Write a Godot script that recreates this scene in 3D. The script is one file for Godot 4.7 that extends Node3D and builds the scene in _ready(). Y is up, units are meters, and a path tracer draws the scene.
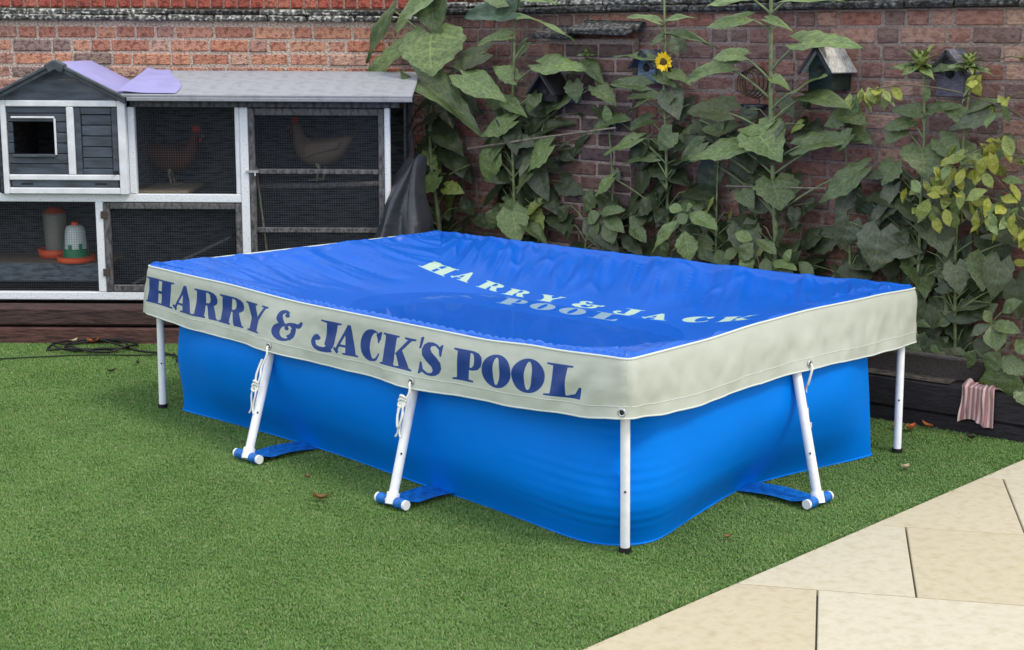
extends Node3D
# Back garden: framed pool with a printed cover, hen house, brick walls and a row of sunflowers.

const EYE := Vector3(0, 1.5773, 0)
# pool frame corners: rim (top) and feet (ground), x and z; N near, L left, R right, B back
const TN := Vector2(0.3507, -4.4164)
const TL := Vector2(-1.584, -6.372)
const TR := Vector2(1.614, -5.856)
const TB := Vector2(-0.3704, -7.6009)
const GN := Vector2(0.36, -4.505)
const GL := Vector2(-1.529, -6.377)
const GR := Vector2(1.519, -5.70)
const GB := Vector2(-0.37, -7.572)
const RIM := 0.635
# directions along and away from the pool's long side; the right garden wall runs along A
const A := Vector3(-0.72379, 0, -0.69002)
const D := Vector3(0.69002, 0, -0.72379)
const WALL_O := Vector3(2.028, 0, -6.2726)
const POOL_O := Vector3(0.3582, 0, -4.5211)

var rng := RandomNumberGenerator.new()
var M := {}
var boxes := {}
var names := {}
var leaf_meshes: Array = []
var oval_meshes: Array = []

func _ready() -> void:
	rng.seed = 20240611
	camera_and_light()
	materials()
	ground_and_patio()
	walls()
	sleepers()
	hen_house()
	pool()
	pool_cover()
	plants()
	small_things()
	turf()

# ---------------------------------------------------------------- camera and light
func camera_and_light() -> void:
	var cam := Camera3D.new()
	cam.name = "camera"
	cam.position = EYE
	cam.rotation = Vector3(-0.1852, 0, 0.005)
	cam.fov = 24.518
	cam.far = 400.0
	add_child(cam)
	var sky_mat := ProceduralSkyMaterial.new()
	sky_mat.sky_top_color = Color(0.85, 0.88, 0.925)
	sky_mat.sky_horizon_color = Color(0.92, 0.93, 0.945)
	sky_mat.sky_curve = 0.2
	sky_mat.ground_bottom_color = Color(0.35, 0.36, 0.33)
	sky_mat.ground_horizon_color = Color(0.6, 0.62, 0.6)
	sky_mat.sun_angle_max = 1.0
	var env := Environment.new()
	env.background_mode = Environment.BG_SKY
	env.sky = Sky.new()
	env.sky.sky_material = sky_mat
	env.tonemap_mode = Environment.TONE_MAPPER_LINEAR
	env.tonemap_exposure = 1.75
	env.sdfgi_enabled = true
	env.ssao_enabled = true
	env.ssil_enabled = true
	var we := WorldEnvironment.new()
	we.name = "environment"
	we.environment = env
	add_child(we)
	var sun := DirectionalLight3D.new()
	sun.name = "sun"
	sun.light_color = Color(1.0, 0.96, 0.9)
	sun.light_energy = 0.36
	sun.light_angular_distance = 14.0
	sun.shadow_enabled = true
	sun.look_at_from_position(Vector3(4.0, 6.5, 2.4), Vector3.ZERO)
	add_child(sun)

# ---------------------------------------------------------------- helpers
func numbered(called: String) -> String:
	var n: int = names.get(called, 0)
	names[called] = n + 1
	return called if n == 0 else "%s_%03d" % [called, n]

func tag(o: Node, label: String, category: String, group := "", kind := "") -> void:
	if label: o.set_meta("label", label)
	if category: o.set_meta("category", category)
	if group: o.set_meta("group", group)
	if kind: o.set_meta("kind", kind)

func thing(called: String, label: String, category: String, at := Vector3.ZERO, group := "") -> Node3D:
	var o := Node3D.new()
	o.name = numbered(called)
	add_child(o)
	o.position = at
	tag(o, label, category, group)
	return o

func part(called: String, mesh: Mesh, material: Material, parent: Node = self, xf := Transform3D()) -> MeshInstance3D:
	var o := MeshInstance3D.new()
	o.name = numbered(called) if parent == self else called
	o.mesh = mesh
	o.material_override = material
	o.transform = xf
	parent.add_child(o, true)
	return o

func tool() -> SurfaceTool:
	var st := SurfaceTool.new()
	st.begin(Mesh.PRIMITIVE_TRIANGLES)
	return st

func done(st: SurfaceTool, normals := true) -> ArrayMesh:
	if normals:
		st.index()
		st.generate_normals()
	return st.commit()

func tri_out(st: SurfaceTool, a: Vector3, b: Vector3, c: Vector3, mid: Vector3) -> void:
	# a triangle whose front looks away from mid (front faces run clockwise)
	var n := (b - a).cross(c - a)
	if n.dot((a + b + c) / 3.0 - mid) > 0.0:
		var t := b
		b = c
		c = t
	else:
		n = -n
	n = n.normalized()
	for p in [a, b, c]:
		st.set_normal(n)
		st.add_vertex(p)

func quad_out(st: SurfaceTool, a: Vector3, b: Vector3, c: Vector3, d: Vector3, mid: Vector3) -> void:
	tri_out(st, a, b, c, mid)
	tri_out(st, a, c, d, mid)

func put_box(st: SurfaceTool, size: Vector3, bevel: float, xf := Transform3D(), jitter := 0.0, seed_no := 0) -> void:
	# a box with bevelled edges, 44 triangles
	var h := size / 2.0
	var c := minf(bevel, minf(h.x, minf(h.y, h.z)) * 0.6)
	var r := RandomNumberGenerator.new()
	r.seed = seed_no + 77
	var shift := {}
	for i in 8:
		shift[i] = Vector3(r.randf_range(-1, 1), r.randf_range(-1, 1), r.randf_range(-1, 1)) * jitter
	var v := func(sx: int, sy: int, sz: int, axis: int) -> Vector3:
		var s := Vector3(sx, sy, sz)
		var p := Vector3(s.x * (h.x - c), s.y * (h.y - c), s.z * (h.z - c))
		p[axis] = s[axis] * h[axis]
		var key := (1 if sx > 0 else 0) + (2 if sy > 0 else 0) + (4 if sz > 0 else 0)
		return xf * (p + shift[key])
	var mid := xf.origin
	for s in [-1, 1]:
		quad_out(st, v.call(s, -1, -1, 0), v.call(s, 1, -1, 0), v.call(s, 1, 1, 0), v.call(s, -1, 1, 0), mid)
		quad_out(st, v.call(-1, s, -1, 1), v.call(1, s, -1, 1), v.call(1, s, 1, 1), v.call(-1, s, 1, 1), mid)
		quad_out(st, v.call(-1, -1, s, 2), v.call(1, -1, s, 2), v.call(1, 1, s, 2), v.call(-1, 1, s, 2), mid)
	for s in [-1, 1]:
		for t in [-1, 1]:
			quad_out(st, v.call(s, t, -1, 0), v.call(s, t, 1, 0), v.call(s, t, 1, 1), v.call(s, t, -1, 1), mid)
			quad_out(st, v.call(s, -1, t, 0), v.call(s, 1, t, 0), v.call(s, 1, t, 2), v.call(s, -1, t, 2), mid)
			quad_out(st, v.call(-1, s, t, 1), v.call(1, s, t, 1), v.call(1, s, t, 2), v.call(-1, s, t, 2), mid)
			for q in [-1, 1]:
				tri_out(st, v.call(s, t, q, 0), v.call(s, t, q, 1), v.call(s, t, q, 2), mid)

func box_mesh(size: Vector3, bevel := 0.004, variant := 0, jitter := 0.0) -> ArrayMesh:
	var key := "%s %s %s" % [size.snapped(Vector3.ONE * 0.0005), bevel, variant]
	if not boxes.has(key):
		var st := tool()
		put_box(st, size, bevel, Transform3D(), jitter, variant)
		boxes[key] = done(st, false)
	return boxes[key]

# a box part given by its limits, in the parent's axes
func slab(parent: Node, called: String, material: Material, x0: float, x1: float, y0: float, y1: float, z0: float, z1: float, bevel := 0.003) -> MeshInstance3D:
	var lo := Vector3(minf(x0, x1), minf(y0, y1), minf(z0, z1))
	var hi := Vector3(maxf(x0, x1), maxf(y0, y1), maxf(z0, z1))
	return part(called, box_mesh(hi - lo, bevel), material, parent, Transform3D(Basis(), (lo + hi) / 2.0))

# tube along points with a radius for each
func put_tube(st: SurfaceTool, pts: Array, radii: Array, sides := 8, cap := true) -> void:
	var n := pts.size()
	var rings := []
	var side := Vector3.ZERO
	for i in n:
		var t: Vector3 = (pts[mini(i + 1, n - 1)] - pts[maxi(i - 1, 0)]).normalized()
		if i == 0:
			side = t.cross(Vector3.UP if absf(t.y) < 0.9 else Vector3.RIGHT).normalized()
		else:
			side = (side - t * side.dot(t)).normalized()
		var up := side.cross(t)
		var ring := []
		for k in sides:
			var w := TAU * k / sides
			ring.append(pts[i] + (side * cos(w) + up * sin(w)) * float(radii[i]))
		rings.append(ring)
	st.set_smooth_group(0)
	for i in n - 1:
		for k in sides:
			var k2 := (k + 1) % sides
			for p in [rings[i][k], rings[i + 1][k], rings[i + 1][k2], rings[i][k], rings[i + 1][k2], rings[i][k2]]:
				st.add_vertex(p)
	if cap:
		st.set_smooth_group(1)
		for k in sides:
			var k2 := (k + 1) % sides
			for p in [pts[0], rings[0][k], rings[0][k2], pts[n - 1], rings[n - 1][k2], rings[n - 1][k]]:
				st.add_vertex(p)

func tube_mesh(pts: Array, radii, sides := 8) -> ArrayMesh:
	var rr: Array = radii if radii is Array else []
	if rr.is_empty():
		for p in pts: rr.append(radii)
	var st := tool()
	put_tube(st, pts, rr, sides)
	return done(st)

func smooth_path(ctrl: Array, per := 6) -> Array:
	var out := []
	var n := ctrl.size()
	for i in n - 1:
		var p0: Vector3 = ctrl[maxi(i - 1, 0)]
		var p1: Vector3 = ctrl[i]
		var p2: Vector3 = ctrl[i + 1]
		var p3: Vector3 = ctrl[mini(i + 2, n - 1)]
		for k in per:
			out.append(p1.cubic_interpolate(p2, p0, p3, float(k) / per))
	out.append(ctrl[n - 1])
	return out

# a smooth sheet: f(u, v) gives the place; uv likewise
func sheet(nu: int, nv: int, f: Callable, uvf = null, flip := false) -> ArrayMesh:
	var st := tool()
	for j in nv + 1:
		for i in nu + 1:
			var u := float(i) / nu
			var v := float(j) / nv
			st.set_uv(uvf.call(u, v) if uvf else Vector2(u, v))
			st.add_vertex(f.call(u, v))
	for j in nv:
		for i in nu:
			var a := j * (nu + 1) + i
			var b := a + 1
			var c := a + nu + 1
			var d := c + 1
			for k in ([a, c, b, b, c, d] if flip else [a, b, c, b, d, c]):
				st.add_index(k)
	st.generate_normals()
	return st.commit()

func lathe(profile: Array, sides := 16) -> ArrayMesh:
	var st := tool()
	for i in profile.size() - 1:
		for k in sides:
			var a0 := TAU * k / sides
			var a1 := TAU * (k + 1) / sides
			var p: Vector2 = profile[i]
			var q: Vector2 = profile[i + 1]
			var va := Vector3(cos(a0) * p.x, p.y, sin(a0) * p.x)
			var vb := Vector3(cos(a1) * p.x, p.y, sin(a1) * p.x)
			var vc := Vector3(cos(a0) * q.x, q.y, sin(a0) * q.x)
			var vd := Vector3(cos(a1) * q.x, q.y, sin(a1) * q.x)
			for w in [va, vb, vc, vb, vd, vc]:
				st.add_vertex(w)
	return done(st)

func wall_at(s: float, y: float, e: float) -> Vector3:
	# s along the right wall, height, distance in front of its face
	return WALL_O + A * s - D * e + Vector3(0, y, 0)

# ---------------------------------------------------------------- materials
func noise_image(seed_no: int, freq: float, size: int, octaves := 4, kind := FastNoiseLite.TYPE_SIMPLEX_SMOOTH) -> Image:
	var n := FastNoiseLite.new()
	n.seed = seed_no
	n.noise_type = kind
	n.frequency = freq
	n.fractal_octaves = octaves
	return n.get_seamless_image(size, size)

func tinted(im: Image, ramp: Gradient) -> ImageTexture:
	var w := im.get_width()
	var h := im.get_height()
	var out := Image.create(w, h, false, Image.FORMAT_RGB8)
	for y in h:
		for x in w:
			out.set_pixel(x, y, ramp.sample(im.get_pixel(x, y).r))
	return ImageTexture.create_from_image(out)

func ramp(stops: Array) -> Gradient:
	var g := Gradient.new()
	var offs := PackedFloat32Array()
	var cols := PackedColorArray()
	for s in stops:
		offs.append(s[0])
		cols.append(s[1])
	g.offsets = offs
	g.colors = cols
	return g

func grey(v: float) -> Color:
	return Color(v, v, v)

func normal_of(im: Image, strength: float) -> ImageTexture:
	var c: Image = im.duplicate()
	c.convert(Image.FORMAT_RGBA8)
	c.bump_map_to_normal_map(strength)
	return ImageTexture.create_from_image(c)

func mat(color: Color, rough := 0.7, tex: Texture2D = null, scale := Vector3.ONE, normal_tex: Texture2D = null, normal_amount := 1.0, triplanar := true) -> StandardMaterial3D:
	var m := StandardMaterial3D.new()
	m.albedo_color = color
	m.roughness = rough
	m.cull_mode = BaseMaterial3D.CULL_DISABLED
	if tex: m.albedo_texture = tex
	if normal_tex:
		m.normal_enabled = true
		m.normal_texture = normal_tex
		m.normal_scale = normal_amount
	if triplanar and (tex or normal_tex):
		m.uv1_triplanar = true
		m.uv1_world_triplanar = true
		m.uv1_scale = scale
	return m

func materials() -> void:
	var soft := noise_image(3, 0.012, 256, 4)
	var fine := noise_image(8, 0.06, 256, 4)
	var grain := noise_image(15, 0.03, 256, 5)
	var cells := noise_image(21, 0.045, 256, 2, FastNoiseLite.TYPE_CELLULAR)
	M.fine_n = normal_of(fine, 6.0)
	M.soft_n = normal_of(soft, 8.0)
	var v_fine := tinted(fine, ramp([[0.0, grey(0.55)], [0.35, grey(0.8)], [0.65, grey(0.95)], [1.0, grey(1.0)]]))
	var v_soft := tinted(soft, ramp([[0.0, grey(0.6)], [0.5, grey(0.85)], [1.0, grey(1.0)]]))
	var v_grain := tinted(grain, ramp([[0.0, grey(0.45)], [0.4, grey(0.75)], [0.6, grey(0.9)], [1.0, grey(1.0)]]))
	M.v_fine = v_fine
	M.v_grain = v_grain
	M.v_soft = v_soft
	# bricks: patchy fired clay with pale and dark blotches
	var patch := noise_image(31, 0.02, 256, 5)
	var clay := tinted(patch, ramp([[0.0, Color(0.60, 0.57, 0.57)], [0.3, Color(0.78, 0.75, 0.75)], [0.45, Color(0.92, 0.90, 0.89)], [0.6, Color(1.0, 0.98, 0.95)], [0.75, Color(0.92, 0.95, 0.98)], [1.0, Color(0.72, 0.76, 0.82)]]))
	var patch_n := normal_of(noise_image(32, 0.05, 256, 4), 10.0)
	M.left_bricks = []
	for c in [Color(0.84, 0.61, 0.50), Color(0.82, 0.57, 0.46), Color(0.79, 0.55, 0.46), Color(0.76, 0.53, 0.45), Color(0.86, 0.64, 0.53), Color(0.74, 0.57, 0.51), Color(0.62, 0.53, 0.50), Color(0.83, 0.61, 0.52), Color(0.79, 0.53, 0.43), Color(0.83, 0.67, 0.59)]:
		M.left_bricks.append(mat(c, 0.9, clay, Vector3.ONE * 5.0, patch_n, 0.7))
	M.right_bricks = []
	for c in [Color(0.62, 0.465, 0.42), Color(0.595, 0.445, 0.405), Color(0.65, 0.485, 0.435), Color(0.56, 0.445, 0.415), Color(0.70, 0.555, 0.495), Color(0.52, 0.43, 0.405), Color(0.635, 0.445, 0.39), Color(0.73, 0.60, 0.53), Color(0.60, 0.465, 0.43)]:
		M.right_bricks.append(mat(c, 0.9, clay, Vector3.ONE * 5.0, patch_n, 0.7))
	M.red_bricks = []
	for c in [Color(0.66, 0.33, 0.27), Color(0.70, 0.36, 0.29), Color(0.62, 0.32, 0.27), Color(0.74, 0.44, 0.36)]:
		M.red_bricks.append(mat(c, 0.85, clay, Vector3.ONE * 5.0, patch_n, 0.5))
	M.dark_bricks = []
	for c in [Color(0.40, 0.32, 0.30), Color(0.46, 0.35, 0.32), Color(0.50, 0.38, 0.34), Color(0.38, 0.32, 0.31)]:
		M.dark_bricks.append(mat(c, 0.9, clay, Vector3.ONE * 5.0, patch_n, 0.7))
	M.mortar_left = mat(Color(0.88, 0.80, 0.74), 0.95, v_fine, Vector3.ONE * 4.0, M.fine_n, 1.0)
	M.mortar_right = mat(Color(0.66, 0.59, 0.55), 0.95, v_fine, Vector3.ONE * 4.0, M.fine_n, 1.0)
	M.flaunching = mat(Color(0.84, 0.72, 0.64), 0.95, v_fine, Vector3.ONE * 5.0, M.fine_n, 1.0)
	var lichen := tinted(noise_image(41, 0.05, 256, 4), ramp([[0.0, Color(0.18, 0.18, 0.18)], [0.45, Color(0.30, 0.30, 0.29)], [0.58, Color(0.42, 0.42, 0.40)], [0.68, Color(0.72, 0.72, 0.68)], [0.8, Color(0.86, 0.86, 0.82)], [1.0, Color(0.9, 0.9, 0.86)]]))
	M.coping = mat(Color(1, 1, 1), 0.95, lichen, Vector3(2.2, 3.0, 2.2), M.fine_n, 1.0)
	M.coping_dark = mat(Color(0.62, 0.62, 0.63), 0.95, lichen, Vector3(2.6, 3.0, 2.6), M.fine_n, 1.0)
	# timber
	M.sleeper_brown = mat(Color(0.33, 0.24, 0.22), 0.85, v_grain, Vector3(0.8, 7, 7), M.fine_n, 0.6)
	M.sleeper_red = mat(Color(0.40, 0.27, 0.24), 0.9, v_grain, Vector3(0.8, 7, 7), M.fine_n, 0.6)
	M.sleeper_dark = mat(Color(0.22, 0.20, 0.225), 0.8, v_grain, Vector3(2.0, 8, 2.0), M.fine_n, 0.6)
	M.sleeper_top = mat(Color(0.44, 0.40, 0.36), 0.9, v_grain, Vector3(2.0, 8, 2.0), M.fine_n, 0.6)
	var chips := tinted(noise_image(52, 0.09, 256, 3), ramp([[0.0, Color(0.45, 0.42, 0.38)], [0.10, Color(0.62, 0.6, 0.57)], [0.18, Color(0.95, 0.955, 0.96)], [1.0, Color(1, 1, 1)]]))
	M.white_paint = mat(Color(0.93, 0.94, 0.955), 0.55, chips, Vector3.ONE * 4.0, M.fine_n, 0.25)
	M.white_clean = mat(Color(0.93, 0.94, 0.96), 0.5, tinted(soft, ramp([[0.0, grey(0.9)], [1.0, grey(1.0)]])), Vector3.ONE * 3.0)
	M.grey_board = mat(Color(0.32, 0.36, 0.41), 0.55, v_soft, Vector3(1.2, 5, 1.2), M.fine_n, 0.15)
	M.grey_board_b = mat(Color(0.305, 0.345, 0.395), 0.55, v_soft, Vector3(1.3, 5, 1.3), M.fine_n, 0.15)
	M.grey_trim = mat(Color(0.32, 0.36, 0.39), 0.5, v_soft, Vector3.ONE * 3.0)
	M.grey_frame = mat(Color(0.44, 0.43, 0.44), 0.75, v_grain, Vector3(5, 2, 5), M.fine_n, 0.4)
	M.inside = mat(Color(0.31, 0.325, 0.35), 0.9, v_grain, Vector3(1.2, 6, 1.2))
	M.roof_felt = mat(Color(0.60, 0.605, 0.63), 0.75, tinted(soft, ramp([[0.0, grey(0.86)], [0.6, grey(1.0)], [1.0, grey(0.94)]])), Vector3.ONE * 3.0, M.fine_n, 0.15)
	M.lilac_felt = mat(Color(0.62, 0.60, 0.80), 0.7, tinted(soft, ramp([[0.0, grey(0.9)], [1.0, grey(1.0)]])), Vector3.ONE * 1.5, M.fine_n, 0.08)
	M.tray = mat(Color(0.42, 0.47, 0.52), 0.7, v_grain, Vector3(1.5, 5, 1.5))
	M.straw = mat(Color(0.62, 0.56, 0.46), 0.95, v_fine, Vector3.ONE * 8.0, M.fine_n, 1.5)
	M.wire = mat(Color(0.42, 0.44, 0.47), 0.5)
	M.wire.metallic = 0.7
	M.metal = mat(Color(0.75, 0.76, 0.78), 0.35)
	M.metal.metallic = 0.9
	M.black_wood = mat(Color(0.20, 0.20, 0.21), 0.7, v_grain, Vector3.ONE * 5.0)
	M.rust = mat(Color(0.33, 0.27, 0.23), 0.7, v_fine, Vector3.ONE * 8.0)
	M.orange = mat(Color(0.93, 0.36, 0.15), 0.45)
	M.milky = mat(Color(0.80, 0.84, 0.85), 0.35)
	M.green_plastic = mat(Color(0.05, 0.50, 0.33), 0.4)
	M.grey_plastic = mat(Color(0.55, 0.55, 0.52), 0.5)
	M.black_sheet = mat(Color(0.215, 0.225, 0.255), 0.38, null, Vector3.ONE, M.soft_n, 0.6)
	M.black_sheet.uv1_scale = Vector3.ONE * 1.5
	# pool
	M.liner = mat(Color(0.0, 0.475, 0.88), 0.48, tinted(soft, ramp([[0.0, grey(0.94)], [1.0, grey(1.0)]])), Vector3.ONE * 1.0, M.soft_n, 0.12)
	M.liner.metallic_specular = 0.16
	M.strap = mat(Color(0.02, 0.47, 0.86), 0.5, v_soft, Vector3.ONE * 8.0)
	M.leg = mat(Color(0.95, 0.955, 0.97), 0.38, tinted(soft, ramp([[0.0, grey(0.92)], [1.0, grey(1.0)]])), Vector3.ONE * 5.0)
	M.leg_cap = mat(Color(0.95, 0.955, 0.96), 0.45)
	M.black = mat(Color(0.06, 0.06, 0.065), 0.6)
	M.cord = mat(Color(0.90, 0.90, 0.87), 0.8)
	M.piping = mat(Color(0.80, 0.83, 0.80), 0.5)
	M.skirt = mat(Color(1, 1, 1), 0.5, skirt_texture(), Vector3.ONE, null, 1.0, false)
	M.skirt.texture_repeat = false
	M.skirt_plain = mat(Color(0.715, 0.735, 0.685), 0.5, tinted(soft, ramp([[0.0, grey(0.93)], [0.6, grey(1.0)], [1.0, grey(0.97)]])), Vector3.ONE * 2.0)
	M.cover = mat(Color(1, 1, 1), 0.38, cover_texture(), Vector3.ONE, null, 1.0, false)
	M.cover.texture_repeat = false
	M.cover.metallic_specular = 0.42
	M.cover_plain = mat(Color(0.0, 0.37, 0.79), 0.36)
	M.water = StandardMaterial3D.new()
	M.water.albedo_color = Color(0.0, 0.40, 0.80, 0.26)
	M.water.transparency = BaseMaterial3D.TRANSPARENCY_ALPHA
	M.water.roughness = 0.02
	M.water.metallic_specular = 0.2
	M.water.cull_mode = BaseMaterial3D.CULL_DISABLED
	# ground
	M.turf_base = mat(Color(0.21, 0.33, 0.15), 0.95, v_fine, Vector3.ONE * 3.0, M.fine_n, 1.0)
	M.soil = mat(Color(0.24, 0.20, 0.17), 1.0, v_fine, Vector3.ONE * 4.0, M.fine_n, 2.0)
	M.grout = mat(Color(0.60, 0.57, 0.51), 0.95, v_fine, Vector3.ONE * 5.0)
	M.slabs = []
	var stone := tinted(noise_image(63, 0.03, 512, 5), ramp([[0.0, Color(0.91, 0.89, 0.85)], [0.3, Color(0.965, 0.955, 0.935)], [0.5, Color(0.985, 0.98, 0.97)], [0.7, Color(1, 1, 1)], [1.0, Color(0.95, 0.93, 0.91)]]))
	for c in [Color(0.755, 0.715, 0.615), Color(0.765, 0.73, 0.64), Color(0.745, 0.70, 0.595), Color(0.775, 0.74, 0.655)]:
		M.slabs.append(mat(c, 0.8, stone, Vector3.ONE * 1.1, M.fine_n, 0.08))
	# plants
	var veins := leaf_texture()
	M.leaf = {}
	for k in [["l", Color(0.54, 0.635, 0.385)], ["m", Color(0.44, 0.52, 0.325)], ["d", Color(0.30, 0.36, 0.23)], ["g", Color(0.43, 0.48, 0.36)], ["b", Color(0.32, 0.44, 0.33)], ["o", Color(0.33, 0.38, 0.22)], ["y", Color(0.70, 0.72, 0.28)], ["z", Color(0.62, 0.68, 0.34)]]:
		var m := mat(k[1], 0.48, veins, Vector3.ONE, null, 1.0, false)
		m.backlight_enabled = true
		m.backlight = Color(0.16, 0.22, 0.08)
		M.leaf[k[0]] = m
	M.stem = mat(Color(0.53, 0.59, 0.40), 0.65, v_soft, Vector3.ONE * 6.0)
	M.twig = mat(Color(0.46, 0.42, 0.33), 0.8, v_soft, Vector3.ONE * 6.0)
	M.petal = mat(Color(0.96, 0.80, 0.06), 0.55)
	M.disc = mat(Color(0.42, 0.33, 0.10), 0.85, v_fine, Vector3.ONE * 30.0)
	M.cane = mat(Color(0.60, 0.56, 0.48), 0.7, v_grain, Vector3.ONE * 4.0)

func leaf_texture() -> ImageTexture:
	# printed-by-nature colour: pale midrib and side veins on a mottled blade
	var s := 192
	var n := FastNoiseLite.new()
	n.seed = 5
	n.frequency = 0.05
	n.fractal_octaves = 3
	var im := Image.create(s, s, false, Image.FORMAT_RGB8)
	for y in s:
		for x in s:
			var u := absf(float(x) / (s - 1) - 0.5) * 2.0
			var v := float(y) / (s - 1)
			var rib := clampf(1.0 - u / 0.035, 0, 1)
			var side := 0.0
			for k in 6:
				var d := absf((v - (0.02 + 0.15 * k)) - u * (0.34 - 0.02 * k)) / (0.012 + 0.008 * (1.0 - u))
				side = maxf(side, clampf(1.0 - d, 0, 1) * 0.6)
			var t := clampf(maxf(rib, side), 0, 1)
			var b := 0.76 + 0.20 * n.get_noise_2d(x, y)
			var c := Color(b, b, b).lerp(Color(1.0, 1.0, 0.92), t * 0.95)
			im.set_pixel(x, y, c)
	return ImageTexture.create_from_image(im)

# ---------------------------------------------------------------- lettering on the cover
func ellipse(cx: float, cy: float, rx: float, ry: float) -> PackedVector2Array:
	var p := PackedVector2Array()
	for i in 40:
		p.append(Vector2(cx + rx * cos(TAU * i / 40.0), cy + ry * sin(TAU * i / 40.0)))
	return p

func poly(a: Array) -> PackedVector2Array:
	var p := PackedVector2Array()
	for i in a.size() / 2:
		p.append(Vector2(a[2 * i], a[2 * i + 1]))
	return p

func stroke(pts: Array, widths: Array) -> PackedVector2Array:
	# a brush line of changing width through points
	var left := PackedVector2Array()
	var right := PackedVector2Array()
	var n := pts.size()
	for i in n:
		var t: Vector2 = (pts[mini(i + 1, n - 1)] - pts[maxi(i - 1, 0)]).normalized()
		var w: float = widths[i]
		left.append(pts[i] + Vector2(-t.y, t.x) * w)
		right.append(pts[i] - Vector2(-t.y, t.x) * w)
	right.reverse()
	left.append_array(right)
	return left

func curve2(ctrl: Array, widths: Array) -> PackedVector2Array:
	var pts := []
	var ws := []
	for i in ctrl.size() - 1:
		for k in 8:
			var t := k / 8.0
			pts.append(ctrl[i].cubic_interpolate(ctrl[i + 1], ctrl[maxi(i - 1, 0)], ctrl[mini(i + 2, ctrl.size() - 1)], t))
			ws.append(lerpf(widths[i], widths[i + 1], t))
	pts.append(ctrl[-1])
	ws.append(widths[-1])
	return stroke(pts, ws)

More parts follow.
